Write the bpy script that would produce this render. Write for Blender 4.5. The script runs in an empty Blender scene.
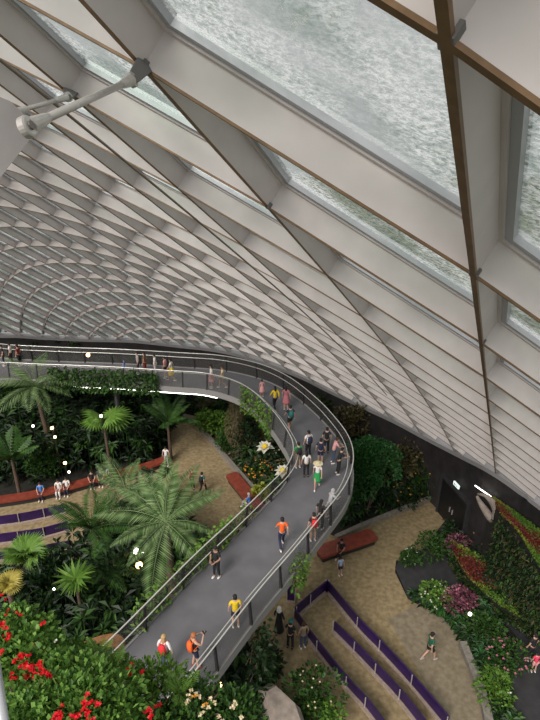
import bpy, bmesh, math, random
from mathutils import Vector, Matrix
from math import sin, cos, pi, radians, atan2, sqrt
S = bpy.context.scene
COL = S.collection
TH = radians(24); FPX = 540.0; CAMZ = 20.0

# ------------------------------------------------------------------ helpers
def ray(px, py):
    u = (px-270)/FPX; v = (py-360)/FPX
    return Vector((u, cos(TH)-v*sin(TH), -sin(TH)-v*cos(TH)))
def at(px, py, z=0.0):            # world point at height z
    d = ray(px, py); t = (CAMZ-z)/-d.z
    return Vector((d.x*t, d.y*t, z))
def far(px, py, t):
    return Vector((0, 0, CAMZ)) + ray(px, py)*t
def lerp(a, b, t): return a+(b-a)*t
def catmull(pts, n=6):
    P = [Vector(p) for p in pts]; out = []
    for i in range(len(P)-1):
        a = P[max(i-1, 0)]; b = P[i]; c = P[i+1]; d = P[min(i+2, len(P)-1)]
        for k in range(n):
            t = k/n
            out.append(.5*((2*b)+(c-a)*t+(2*a-5*b+4*c-d)*t*t+(3*b-a-3*c+d)*t**3))
    out.append(P[-1]); return out

def tag(o, label=None, cat=None, group=None, kind=None):
    if label: o['label'] = label
    if cat: o['category'] = cat
    if group: o['group'] = group
    if kind: o['kind'] = kind
    return o
def empty(name, loc=(0, 0, 0), rz=0, label=None, cat=None, group=None, kind=None):
    o = bpy.data.objects.new(name, None); COL.objects.link(o)
    o.empty_display_size = .1
    o.location = loc; o.rotation_euler = (0, 0, rz)
    return tag(o, label, cat, group, kind)
def copy_tree(o, parent=None):
    c = o.copy(); COL.objects.link(c); c.parent = parent
    for ch in list(o.children): copy_tree(ch, c)
    return c

class MB:
    def __init__(s): s.v = []; s.f = []; s.m = []
    def face(s, idx, m=0): s.f.append(tuple(idx)); s.m.append(m)
    def quad(s, a, b, c, d, m=0):
        n = len(s.v); s.v += [tuple(a), tuple(b), tuple(c), tuple(d)]; s.face((n, n+1, n+2, n+3), m)
    def box(s, c, size, m=0, rot=None):
        c = Vector(c); n = len(s.v); x, y, z = [k/2 for k in size]
        for dx, dy, dz in [(-x,-y,-z),(x,-y,-z),(x,y,-z),(-x,y,-z),(-x,-y,z),(x,-y,z),(x,y,z),(-x,y,z)]:
            p = Vector((dx, dy, dz))
            if rot is not None: p = rot @ p
            s.v.append(tuple(c+p))
        for q in [(3,2,1,0),(4,5,6,7),(0,1,5,4),(1,2,6,5),(2,3,7,6),(3,0,4,7)]: s.face([n+k for k in q], m)
    def prism(s, poly, z0, z1, m=0):
        n = len(s.v); k = len(poly)
        for z in (z0, z1):
            for p in poly: s.v.append((p[0], p[1], z))
        s.face(list(range(n+k-1, n-1, -1)), m); s.face(list(range(n+k, n+2*k)), m)
        for i in range(k):
            j = (i+1) % k; s.face((n+i, n+j, n+k+j, n+k+i), m)
    def sweep(s, rings, m=0, closed=True, caps=True):
        # rings: list of lists of points
        k = len(rings[0]); n = len(s.v)
        for r in rings: s.v += [tuple(p) for p in r]
        for i in range(len(rings)-1):
            for j in range(k if closed else k-1):
                a = n+i*k+j; b = n+i*k+(j+1) % k
                s.face((a, b, b+k, a+k), m)
        if caps and closed:
            s.face([n+j for j in range(k-1, -1, -1)], m); s.face([n+(len(rings)-1)*k+j for j in range(k)], m)
    def tube(s, pts, r, seg=6, m=0):
        P = [Vector(p) for p in pts]; rings = []
        for i, p in enumerate(P):
            t = (P[min(i+1, len(P)-1)]-P[max(i-1, 0)]).normalized()
            up = Vector((0, 0, 1)) if abs(t.z) < .9 else Vector((1, 0, 0))
            a = t.cross(up).normalized(); b = a.cross(t)
            rr = r[i] if isinstance(r, (list, tuple)) else r
            rings.append([p+a*rr*cos(2*pi*k/seg)+b*rr*sin(2*pi*k/seg) for k in range(seg)])
        s.sweep(rings, m)
    def blob(s, c, r, m=0, rot=None, nu=8, nv=5):
        c = Vector(c); rings = []
        n = len(s.v)
        for i in range(1, nv):
            ph = pi*i/nv
            for j in range(nu):
                th = 2*pi*j/nu
                p = Vector((r[0]*sin(ph)*cos(th), r[1]*sin(ph)*sin(th), r[2]*cos(ph)))
                if rot is not None: p = rot @ p
                s.v.append(tuple(c+p))
        for q in (Vector((0,0,r[2])), Vector((0,0,-r[2]))):
            if rot is not None: q = rot @ q
            s.v.append(tuple(c+q))
        T = n+(nv-1)*nu; B = T+1
        for j in range(nu):
            k = (j+1) % nu
            s.face((T, n+j, n+k), m); s.face((B, n+(nv-2)*nu+k, n+(nv-2)*nu+j), m)
            for i in range(nv-2):
                a = n+i*nu+j; b = n+i*nu+k; s.face((a, a+nu, b+nu, b), m)
    def leaf(s, p, d, L, W, m=0, side=None, droop=.15, fold=.0):
        # pointed leaf with a bent mid rib
        d = d.normalized()
        if side is None: side = d.cross(Vector((0, 0, 1)))
        if side.length < 1e-3: side = Vector((1, 0, 0))
        side = side.normalized(); up = side.cross(d).normalized()
        n = len(s.v); dz = Vector((0, 0, -droop*L))
        a = p; b = p+d*L*.45; c = p+d*L+dz
        l = b+side*W*.5+up*fold*W; r = b-side*W*.5+up*fold*W
        s.v += [tuple(a), tuple(l), tuple(c), tuple(r)]
        s.face((n, n+1, n+2, n+3), m)
    def build(s, name, mats, parent=None, smooth=False, loc=None):
        me = bpy.data.meshes.new(name); me.from_pydata(s.v, [], s.f)
        if not isinstance(mats, (list, tuple)): mats = [mats]
        for m in mats: me.materials.append(m)
        if len(mats) > 1: me.polygons.foreach_set('material_index', s.m)
        if smooth: me.polygons.foreach_set('use_smooth', [True]*len(me.polygons))
        me.update()
        o = bpy.data.objects.new(name, me); COL.objects.link(o)
        if parent is not None: o.parent = parent
        if loc is not None: o.location = loc
        return o

# ------------------------------------------------------------------ materials
def nodes(name):
    m = bpy.data.materials.new(name); m.use_nodes = True
    nt = m.node_tree; b = nt.nodes['Principled BSDF']
    return m, nt, b
def mat(name, col, rough=.6, metal=0, spec=.5, var=0.0, scale=8, bump=0.0, island=False, col2=None, stretch=None, emit=None, es=0):
    m, nt, b = nodes(name); N = nt.nodes; L = nt.links
    b.inputs['Roughness'].default_value = rough; b.inputs['Metallic'].default_value = metal
    b.inputs['Specular IOR Level'].default_value = spec
    c1 = (*col, 1)
    b.inputs['Base Color'].default_value = c1
    if var or col2 or bump:
        tc = N.new('ShaderNodeTexCoord'); no = N.new('ShaderNodeTexNoise'); no.inputs['Scale'].default_value = scale
        no.inputs['Detail'].default_value = 5
        if stretch:
            mp = N.new('ShaderNodeMapping'); mp.inputs['Scale'].default_value = stretch
            L.new(tc.outputs['Object'], mp.inputs[0]); L.new(mp.outputs[0], no.inputs['Vector'])
        else: L.new(tc.outputs['Object'], no.inputs['Vector'])
        fac = no.outputs['Fac']
        if island:
            g = N.new('ShaderNodeNewGeometry'); fac = g.outputs['Random Per Island']
        if var or col2:
            cr = N.new('ShaderNodeValToRGB')
            lo = tuple(max(0, k*(1-var)) for k in col); hi = col2 if col2 else tuple(min(1, k*(1+var)) for k in col)
            if col2: lo = col
            cr.color_ramp.elements[0].color = (*lo, 1); cr.color_ramp.elements[1].color = (*hi, 1)
            if not island:
                cr.color_ramp.elements[0].position = .35; cr.color_ramp.elements[1].position = .65
            L.new(fac, cr.inputs[0]); L.new(cr.outputs[0], b.inputs['Base Color'])
        if bump:
            bp = N.new('ShaderNodeBump'); bp.inputs['Strength'].default_value = bump
            L.new(no.outputs['Fac'], bp.inputs['Height']); L.new(bp.outputs[0], b.inputs['Normal'])
    if emit:
        b.inputs['Emission Color'].default_value = (*emit, 1); b.inputs['Emission Strength'].default_value = es
    return m
M = {}
M['fin'] = mat('painted_steel', (.655, .59, .57), .45, .05, .5, var=.05, scale=3)
M['finedge'] = mat('brown_edge', (.21, .125, .065), .45, .3, .5, var=.15, scale=12)  # brown tone along the inner edge of each fin
M['bar'] = mat('grey_frame', (.48, .48, .51), .4, .2)
M['steel'] = mat('brushed_steel', (.60, .565, .53), .35, .45, var=.08, scale=30)
M['plate'] = mat('cast_plate', (.20, .19, .182), .85, 0, .15, var=.08, scale=6)
M['bolt'] = mat('bolt_steel', (.2, .18, .16), .4, .7)
M['cable'] = mat('rod_brown', (.30, .24, .19), .4, .5)
M['wall'] = mat('dark_wall', (.022, .019, .019), .7, var=.3, scale=2)
M['ringtrim'] = mat('ring_trim', (.30, .29, .29), .5)
M['soil'] = mat('soil', (.012, .011, .007), .95, var=.5, scale=4, bump=.3)
M['tan'] = mat('tan_aggregate', (.20, .145, .072), .85, col2=(.31, .235, .13), scale=5, bump=.15)
M['tan2'] = mat('grey_aggregate', (.17, .135, .085), .85, col2=(.25, .205, .14), scale=5, bump=.15)
M['kerb'] = mat('kerb_concrete', (.20, .18, .15), .8, var=.2, scale=6)
M['slab'] = mat('dark_slab', (.03, .029, .031), .7, var=.2, scale=3)
M['purple'] = mat('purple_panel', (.022, .005, .06), .45, var=.3, scale=3)
M['rise'] = mat('terrace_edge', (.32, .25, .20), .8, var=.15)
M['deck'] = mat('deck_grey', (.128, .125, .135), .6, var=.12, scale=1.2)
M['fascia'] = mat('fascia_grey', (.28, .27, .26), .5)
M['rail'] = mat('rail_steel', (.78, .76, .70), .3, .5)
M['post'] = mat('post_dark', (.035, .033, .035), .5, .3)
M['lawn'] = mat('lawn', (.11, .13, .08), .95, var=.4, scale=.3)
M['red'] = mat('bench_red', (.21, .042, .024), .45, var=.2, scale=4)
M['rock'] = mat('pale_rock', (.30, .25, .21), .8, var=.25, scale=3, bump=.4)
M['trunk'] = mat('trunk_brown', (.09, .06, .04), .9, var=.35, scale=12, bump=.5)
M['timber'] = mat('timber_brown', (.22, .10, .035), .6, var=.25, scale=5)
M['door'] = mat('door_dark', (.008, .008, .009), .5)
M['sign'] = mat('sign_white', (.7, .75, .72), .4, emit=(.75, .9, .85), es=.7)
M['strip'] = mat('light_strip', (.9, .9, .88), .4, emit=(1, .97, .9), es=4)
M['warm'] = mat('warm_lamp', (.9, .7, .4), .4, emit=(1, .62, .25), es=6)
M['white_lamp'] = mat('white_lamp', (.9, .9, .85), .4, emit=(1, .93, .8), es=5)
M['skin'] = mat('skin', (.50, .30, .21), .6)
M['skin2'] = mat('skin_tan', (.36, .20, .13), .6)
M['eye'] = mat('eye', (.02, .015, .012), .3)
M['lip'] = mat('lip', (.32, .10, .09), .5)
for nm, c in dict(h_black=(.012, .010, .010), h_brown=(.06, .03, .015), h_blonde=(.42, .28, .12), h_red=(.36, .13, .045), h_grey=(.4, .4, .4),
        white=(.72, .70, .68), black=(.014, .014, .016), navy=(.016, .022, .06), denim=(.05, .075, .13), yellow=(.72, .50, .01),
        orange=(.80, .12, .015), redc=(.60, .02, .025), green=(.02, .27, .07), teal=(.02, .15, .13), dgreen=(.012, .10, .055),
        pink=(.70, .34, .34), floral=(.45, .15, .17), cream=(.62, .52, .32), grey=(.35, .35, .36), blue=(.06, .20, .55), khaki=(.28, .22, .14),
        maroon=(.22, .03, .025), hotpink=(.75, .05, .12), lblue=(.35, .5, .75), brown=(.22, .12, .06)).items():
    M[nm] = mat('cloth_'+nm if not nm.startswith('h_') else 'hair_'+nm[2:], c, .8, var=.12, scale=25)

def leafmat(name, c1, c2, rough=.5, trans=.25):
    m, nt, b = nodes(name); N = nt.nodes; L = nt.links
    g = N.new('ShaderNodeNewGeometry'); cr = N.new('ShaderNodeValToRGB')
    cr.color_ramp.elements[0].color = (*c1, 1); cr.color_ramp.elements[1].color = (*c2, 1)
    L.new(g.outputs['Random Per Island'], cr.inputs[0]); L.new(cr.outputs[0], b.inputs['Base Color'])
    b.inputs['Roughness'].default_value = rough; b.inputs['Specular IOR Level'].default_value = .3
    t = N.new('ShaderNodeBsdfTranslucent'); mx = N.new('ShaderNodeMixShader'); mx.inputs[0].default_value = trans
    L.new(cr.outputs[0], t.inputs[0]); L.new(b.outputs[0], mx.inputs[1]); L.new(t.outputs[0], mx.inputs[2])
    L.new(mx.outputs[0], N['Material Output'].inputs[0])
    return m
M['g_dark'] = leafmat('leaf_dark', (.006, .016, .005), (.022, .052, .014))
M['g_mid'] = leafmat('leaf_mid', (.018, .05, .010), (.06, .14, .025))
M['g_ivy'] = leafmat('leaf_ivy', (.012, .06, .015), (.045, .15, .035))
M['g_light'] = leafmat('leaf_light', (.06, .15, .015), (.17, .30, .05))
M['g_frond'] = leafmat('leaf_frond', (.07, .14, .04), (.22, .31, .13))
M['g_yel'] = leafmat('leaf_yellow', (.30, .25, .04), (.50, .42, .10))
M['g_begonia'] = leafmat('leaf_begonia', (.03, .10, .012), (.20, .36, .07))
M['g_brown'] = leafmat('leaf_brown', (.045, .045, .02), (.17, .14, .06))
M['g_plum'] = leafmat('leaf_plum', (.12, .03, .05), (.30, .12, .16))
M['g_redleaf'] = leafmat('leaf_red', (.11, .02, .015), (.28, .07, .045))
M['g_yg'] = leafmat('leaf_yellowgreen', (.16, .20, .02), (.34, .36, .06))
M['f_red'] = leafmat('flower_red', (.50, .004, .012), (.85, .02, .035))
M['f_white'] = leafmat('flower_white', (.7, .68, .6), (.85, .82, .7))
M['f_cream'] = leafmat('flower_cream', (.75, .60, .35), (.8, .7, .5))
M['f_orange'] = leafmat('flower_orange', (.7, .25, .03), (.85, .45, .08))
M['f_pink'] = leafmat('flower_pink', (.45, .12, .2), (.7, .3, .35))

def glassmat():
    m, nt, b = nodes('wet_glass'); N = nt.nodes; L = nt.links
    tc = N.new('ShaderNodeTexCoord'); mp = N.new('ShaderNodeMapping'); mp.inputs['Scale'].default_value = (1.6, 3.4, 8)
    mp.inputs['Rotation'].default_value = (.55, .25, .5)
    no = N.new('ShaderNodeTexNoise'); no.inputs['Scale'].default_value = 6.5; no.inputs['Detail'].default_value = 9; no.inputs['Roughness'].default_value = .72
    no.inputs['Distortion'].default_value = .35
    n2 = N.new('ShaderNodeTexNoise'); n2.inputs['Scale'].default_value = 1.1; n2.inputs['Detail'].default_value = 3
    L.new(tc.outputs['Object'], mp.inputs[0]); L.new(mp.outputs[0], no.inputs['Vector']); L.new(tc.outputs['Object'], n2.inputs['Vector'])
    cr = N.new('ShaderNodeValToRGB'); cr.color_ramp.elements[0].position = .36; cr.color_ramp.elements[1].position = .60
    cr.color_ramp.elements[0].color = (0, 0, 0, 1); cr.color_ramp.elements[1].color = (1, 1, 1, 1)
    L.new(no.outputs['Fac'], cr.inputs[0])
    tr = N.new('ShaderNodeBsdfTransparent'); tl = N.new('ShaderNodeBsdfTranslucent'); gl = N.new('ShaderNodeBsdfGlossy'); gl.inputs['Roughness'].default_value = .08
    tint = N.new('ShaderNodeValToRGB'); tint.color_ramp.elements[0].position = .38; tint.color_ramp.elements[1].position = .62
    tint.color_ramp.elements[0].color = (.42, .52, .46, 1); tint.color_ramp.elements[1].color = (.78, .82, .80, 1)
    L.new(n2.outputs['Fac'], tint.inputs[0]); L.new(tint.outputs[0], tr.inputs[0])
    tl.inputs[0].default_value = (.92, .95, .93, 1)
    n3 = N.new('ShaderNodeTexNoise'); n3.inputs['Scale'].default_value = 1.5; n3.inputs['Detail'].default_value = 2
    L.new(tc.outputs['Object'], n3.inputs['Vector'])
    c3 = N.new('ShaderNodeMapRange'); c3.inputs[1].default_value = .38; c3.inputs[2].default_value = .60; c3.inputs[3].default_value = .3; c3.inputs[4].default_value = .95
    L.new(n3.outputs['Fac'], c3.inputs[0])
    m1 = N.new('ShaderNodeMixShader'); ml = N.new('ShaderNodeMath'); ml.operation = 'MULTIPLY'
    L.new(cr.outputs[0], ml.inputs[0]); L.new(c3.outputs[0], ml.inputs[1]); L.new(ml.outputs[0], m1.inputs[0]); L.new(tr.outputs[0], m1.inputs[1]); L.new(tl.outputs[0], m1.inputs[2])
    m2 = N.new('ShaderNodeMixShader'); m2.inputs[0].default_value = .06
    L.new(m1.outputs[0], m2.inputs[1]); L.new(gl.outputs[0], m2.inputs[2])
    L.new(m2.outputs[0], N['Material Output'].inputs[0])
    return m
M['glass'] = glassmat()
def meshmat():
    m, nt, b = nodes('wire_mesh'); N = nt.nodes; L = nt.links
    b.inputs['Base Color'].default_value = (.17, .165, .16, 1); b.inputs['Roughness'].default_value = .5; b.inputs['Metallic'].default_value = .3
    tr = N.new('ShaderNodeBsdfTransparent'); mx = N.new('ShaderNodeMixShader'); mx.inputs[0].default_value = .24
    L.new(tr.outputs[0], mx.inputs[1]); L.new(b.outputs[0], mx.inputs[2]); L.new(mx.outputs[0], N['Material Output'].inputs[0])
    return m
M['mesh'] = meshmat()

# ------------------------------------------------------------------ glazed shell (quadric surface, two families of steel fins)
QC = [0.0005412488787294104, 0.00012774061858572422, 0.0001628099266002304, -0.00015844057393275143, 5.879456653678999e-05, -7.610973693973908e-05, 0.031291120323023586, 0.019991751298712182, 0.043826202476698016]
QM = Matrix(((QC[0], QC[3], QC[4]), (QC[3], QC[1], QC[5]), (QC[4], QC[5], QC[2]))); QL = Vector(QC[6:9])
NA = Vector((-0.4845959608324574, 0.15446723145883096, -0.12477340341542813)); OA = -2.488502168531918; KA = 0.016620520296855956
NB = Vector((0.42027787429785035, 0.6844923600787156, 0.4495521989782963)); OB = 10.539462341161565; KB = 0.014748467402008362
def inv(i, k):
    if abs(k) < 1e-9: return i
    return (-1+sqrt(max(0, 1+4*k*i)))/(2*k)
LD = NA.cross(NB).normalized()
def shell(i, j):
    a = inv(i, KA)+OA; b = inv(j, KB)+OB
    # point on both planes: x = s NA + t NB
    aa = NA.dot(NA); ab = NA.dot(NB); bb = NB.dot(NB); det = aa*bb-ab*ab
    s = (a*bb-b*ab)/det; t = (b*aa-a*ab)/det
    X = NA*s+NB*t
    A = LD.dot(QM @ LD); B = LD.dot(QM @ X)+.5*QL.dot(LD); C = X.dot(QM @ X)+QL.dot(X)-1
    disc = B*B-A*C
    if disc < 0: return None
    r = sqrt(disc); c = [X+LD*((-B+r)/A), X+LD*((-B-r)/A)]
    p = max(c, key=lambda v: v.z)
    n = (2*(QM @ p)+QL).normalized()
    return p, n
def shell_hit(px, py):
    d = ray(px, py); o = Vector((0, 0, CAMZ))
    A = d.dot(QM @ d); B = d.dot(QM @ o)+.5*d.dot(QL); C = o.dot(QM @ o)+QL.dot(o)-1
    t = -C/(B+sqrt(max(0, B*B-A*C))); return o+d*t
RING = [shell_hit(*p) for p in [(0, 336), (45, 338), (90, 340), (133, 341), (180, 346), (215, 350), (250, 358), (297, 375), (328, 390), (360, 405), (395, 421), (427, 438), (460, 455), (493, 472), (520, 491), (540, 506)]]
RING = [Vector((-40, 36.5, 4.3)), Vector((-30, 39, 4.3))]+RING+[Vector((13.9, 15.5, 4.1)), Vector((15.3, 11, 4.1)), Vector((16, 5, 4.1))]
RINGS = catmull(RING, 5)
AZ = sorted([(atan2(p.x, p.y), p.z) for p in RINGS])
def ztop(p):
    a = atan2(p.x, p.y)
    if a <= AZ[0][0]: return AZ[0][1]
    for k in range(len(AZ)-1):
        if a <= AZ[k+1][0]:
            return lerp(AZ[k][1], AZ[k+1][1], (a-AZ[k][0])/max(1e-6, AZ[k+1][0]-AZ[k][0]))
    return AZ[-1][1]
def inzone(p): return p.y > .2 and p.x > -.82*p.y-2.2 and p.x < 1.1*p.y+2.5
DEP = .30
ceiling = empty('ceiling', (0, 0, 0), 0, 'curved glass and steel lattice shell rising over the garden', None, None, 'structure')
def rib_line(fixed, which, lo, hi):
    runs = []; cur = []
    st = 0.5
    k = lo; prev = None
    while k <= hi+1e-6:
        r = shell(fixed, k) if which == 'A' else shell(k, fixed)
        ok = r is not None and inzone(r[0]) and r[0].z > ztop(r[0])+.02
        if ok:
            if abs(k-round(k)) < 1e-6 or not cur: cur.append(r)
            prev = (k, r)
        else:
            if cur and r is not None and r[0].z <= ztop(r[0])+.02:
                # bisect to the ring
                a, b = prev[0], k
                for _ in range(14):
                    m = (a+b)/2; q = shell(fixed, m) if which == 'A' else shell(m, fixed)
                    if q and q[0].z > ztop(q[0]): a = m
                    else: b = m
                q = shell(fixed, a) if which == 'A' else shell(a, fixed)
                if (q[0]-cur[-1][0]).length > .05: cur.append(q)
            elif cur and prev and prev[1] is not cur[-1]: cur.append(prev[1])
            if len(cur) > 1: runs.append(cur)
            cur = []
            if r is not None and r[0].z <= ztop(r[0])+.02 and inzone(r[0]):
                # entering from the ring: locate boundary to next
                q2 = shell(fixed, k+.25) if which == 'A' else shell(k+.25, fixed)
        k += .25
    if len(cur) > 1: runs.append(cur)
    return runs
def fin(runs, nm, barw, w=.011):
    mb = MB(); bars = MB()
    for run in runs:
        R1 = []; R2 = []; R3 = []; R4 = []
        for k, (p, n) in enumerate(run):
            a = run[max(k-1, 0)][0]; b = run[min(k+1, len(run)-1)][0]
            t = (b-a).normalized(); s = n.cross(t).normalized()
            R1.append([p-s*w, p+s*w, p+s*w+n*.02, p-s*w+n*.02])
            w2 = min(.012, w*.9)
            R4.append([p-s*.045+n*(DEP-.02), p+s*.045+n*(DEP-.02), p+s*.045+n*DEP, p-s*.045+n*DEP])
            w2 = max(w2, .009); R2.append([p-s*w2+n*.02, p+s*w2+n*.02, p+s*w2+n*DEP, p-s*w2+n*DEP])
            R3.append([p-s*barw+n*DEP, p+s*barw+n*DEP, p+s*barw+n*(DEP+.085), p-s*barw+n*(DEP+.085)])
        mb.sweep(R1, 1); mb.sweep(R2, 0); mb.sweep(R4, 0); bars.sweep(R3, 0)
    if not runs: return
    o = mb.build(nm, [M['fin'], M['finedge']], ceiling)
    bars.build('glazing_bar', M['bar'], o)
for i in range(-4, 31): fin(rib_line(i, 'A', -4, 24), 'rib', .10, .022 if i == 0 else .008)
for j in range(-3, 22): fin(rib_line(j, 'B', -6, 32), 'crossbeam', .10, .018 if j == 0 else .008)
gb = MB()
def cellpt(i, j):
    r = shell(i, j)
    return r
for i in range(-4, 31):
    for j in range(-4, 22):
        sub = [(i, j), (i+1, j), (i+1, j+1), (i, j+1)]
        c = [cellpt(*q) for q in sub]
        if any(x is None for x in c): continue
        if not any(inzone(x[0]) for x in c): continue
        zt = [x[0].z-ztop(x[0]) for x in c]
        if max(zt) < 0: continue
        if min(zt) < 0:
            # subdivide at the ring
            K = 5
            for u in range(K):
                for v in range(K):
                    cc = [cellpt(i+(u+a)/K, j+(v+b)/K) for a, b in ((0, 0), (1, 0), (1, 1), (0, 1))]
                    if all(x and x[0].z > ztop(x[0])-.25 for x in cc):
                        gb.quad(*[x[0]+x[1]*(DEP+.05) for x in cc])
        else: gb.quad(*[x[0]+x[1]*(DEP+.05) for x in c])
gb.build('glazing', M['glass'], ceiling)
# node collars on the nearest crossings
for (i, j) in [(0, 0), (0, 1), (0, 2), (1, 1), (1, 2)]:
    r = shell(i, j); p, n = r
    t = (shell(i, j+.3)[0]-p).normalized(); s = n.cross(t)
    mb = MB(); R = Matrix((s, t, n)).transposed()
    mb.box(p+n*.03, (.06, .07, .06), 0, R)
    mb.build('node_collar', M['plate'], ceiling)

# tie rods ---------------------------------------------------------
def rod(name, a, b, r, label, endr, plate_n):
    a = Vector(a); b = Vector(b); d = (b-a).normalized()
    e = empty(name, a, 0, label, 'tie rod')
    mb = MB(); mb.tube([Vector(), b-a], r, 10); mb.build('rod_shaft', M['steel'], e, True)
    for q, sg in ((Vector(), 1), (b-a, -1)):
        m2 = MB(); dd = d*sg
        nn = plate_n.normalized(); nn = (nn-dd*nn.dot(dd)).normalized(); ss = nn.cross(dd)
        ring = []
        out = [dd*endr*cos(2*pi*k/20)+ss*endr*sin(2*pi*k/20) for k in range(20)]
        m2.sweep([[q+o*.82+nn*endr*.42 for o in out], [q+o+nn*endr*.32 for o in out], [q+o-nn*endr*.32 for o in out], [q+o*.82-nn*endr*.42 for o in out]])
        m2.tube([q+dd*endr*.5, q+dd*endr*1.6, q+dd*endr*3.4, q+dd*endr*4.2], [endr*.78, endr*.70, r*1.35, r*1.1], 12)
        c = m2.build('clevis', M['steel'], e)
        m3 = MB(); m3.tube([q+nn*endr*.62, q-nn*endr*.62], endr*.42, 8); m3.build('pin', M['bolt'], c)
toc = Vector((0, 0, CAMZ))
n11 = shell(1, 1); n22 = shell(2, 2)
p1 = far(27, 127, 2.25); p2 = far(132, 80, 3.33)
rod('tie_rod', p1, p2, .019, 'thick polished steel tie rod with round clevis ends at top left', .045, toc-p1)
p3 = far(12, 113, 4.6); p4 = far(68, 97, 5.15)
rod('tie_rod', p3, p4, .020, 'thinner steel tie rod just behind the thick one at top left', .045, toc-p3)
# lugs on nodes
for (nd, pt, sz) in ((n11, p2, .048), (n22, p4, .06)):
    p, n = nd; mb = MB()
    ax = (pt-p); L = ax.length; ax.normalize(); sd = ax.cross(toc-pt).normalized(); f2 = sd.cross(ax)
    mb.sweep([[p-sd*sz*1.3-f2*.012+n*.05, p+sd*sz*1.3-f2*.012+n*.05, pt+ax*sz*.6+sd*sz*.6-f2*.012, pt+ax*sz*.6-sd*sz*.6-f2*.012],
              [p-sd*sz*1.3+f2*.012+n*.05, p+sd*sz*1.3+f2*.012+n*.05, pt+ax*sz*.6+sd*sz*.6+f2*.012, pt+ax*sz*.6-sd*sz*.6+f2*.012]])
    mb.build('lug_plate', M['plate'], ceiling)
# big gusset plate at lower left of the rods
pl = [(-90, 70), (0, 97), (10, 101), (22, 112), (33, 126), (31, 138), (24, 147), (0, 178), (-90, 280)]
mb = MB(); A_ = [far(x, y, 2.36) for x, y in pl]; B_ = [far(x, y, 2.40) for x, y in pl]
mb.sweep([A_, B_])
o = mb.build('gusset_plate', M['plate']); tag(o, 'large grey steel gusset plate at left edge holding the tie rod', 'steel plate')
# long slender rod following the third rib
pts = []
for k in range(3, 44):
    q = k/4; r = shell(2, q)
    if r and r[0].z > ztop(r[0])+.3: pts.append(r[0]-r[1]*.13-NA.normalized()*-.05)
mb = MB(); mb.tube(pts, .016, 6)
o = mb.build('bracing_rod', M['cable'], None, True); tag(o, 'long slender brown bracing rod running diagonally under the roof ribs', 'rod')
# small brackets on the first rib
for q in (4.3, 5.3, 6.3, 7.3, 8.3):
    r = shell(0, q)
    p, n = r; s = -NA.normalized()
    mb = MB(); mb.tube([p+n*.1, p+s*.28-n*.03, p+s*.42+n*.12], .028, 6); mb.build('bracket', M['post'], ceiling)

# ------------------------------------------------------------------ base wall, floor
mb = MB(); R = []
for k, p in enumerate(RINGS):
    a = RINGS[max(k-1, 0)]; b = RINGS[min(k+1, len(RINGS)-1)]
    t = Vector((b.x-a.x, b.y-a.y, 0)).normalized(); o_ = Vector((-t.y, t.x, 0))   # outward (left->right walk)
    R.append((p, o_))
mb.sweep([[Vector((p.x, p.y, -.2))-o*.0, Vector((p.x, p.y, p.z-.12)), Vector((p.x, p.y, p.z-.12))+o*.5, Vector((p.x, p.y, -.2))+o*.5] for p, o in R])
tag(mb.build('wall_far', M['wall']), 'dark curved base wall carrying the glass shell', None, None, 'structure')
mb = MB()
mb.sweep([[Vector((p.x, p.y, p.z-.12))-o*.12, Vector((p.x, p.y, p.z+.10))-o*.12, Vector((p.x, p.y, p.z+.10))+o*.6, Vector((p.x, p.y, p.z-.12))+o*.6] for p, o in R])
tag(mb.build('trim_1', M['ringtrim']), 'grey ring beam along the top of the dark wall', None, None, 'structure')
mb = MB(); mb.prism([(-40, -6), (17.5, -6), (17.5, 8), (14.5, 20), (9.5, 29), (1, 38), (-8, 42), (-40, 44)], -.3, 0)
tag(mb.build('floor', M['soil']), 'dark planting soil of the garden floor', None, None, 'structure')
mb = MB(); mb.prism([(-140, -40), (160, -40), (160, 220), (-140, 220)], -.6, -.35)
tag(mb.build('lawn', M['lawn']), 'grass outside the glass shell', None, None, 'structure')

def slab(name, pxs, z0, z1, m, label=None, cat=None, kind=None, smooth=0):
    P = [at(x, y, z1) for x, y in pxs]
    mb = MB(); mb.prism([(p.x, p.y) for p in P], z0, z1)
    return tag(mb.build(name, m), label, cat, None, kind)
slab('paving', [(186, 414), (196, 416), (262, 492), (300, 520), (336, 537), (437, 499), (452, 512), (420, 552), (396, 560), (395, 572), (408, 599), (445, 620), (464, 641), (480, 690), (497, 735), (300, 735), (262, 680), (240, 620), (200, 560), (150, 500), (160, 470), (172, 450), (170, 425)], 0, .05, M['tan'], 'tan aggregate paving of the plaza', None, 'structure')
slab('paving', [(388, 619), (424, 601), (446, 620), (464, 641), (480, 690), (497, 735), (455, 735)], .05, .056, M['tan2'], 'greyer strip of paving beside the planting kerb', None, 'structure')
slab('paving', [(-40, 528), (-40, 508), (60, 487), (110, 480), (160, 462), (172, 470), (140, 505), (80, 575), (-40, 590)], .0, .05, M['tan'], 'tan paving below the left bench', None, 'structure')
slab('paving', [(395, 567), (407, 551), (440, 549), (478, 590), (455, 602), (409, 599)], .05, .09, M['slab'], 'dark grey slab of paving by the planting', None, 'structure')
slab('paving', [(486, 600), (560, 615), (600, 700), (600, 760), (505, 760), (500, 690), (520, 640)], .0, .06, M['slab'], 'dark path at right edge', None, 'structure')

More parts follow.
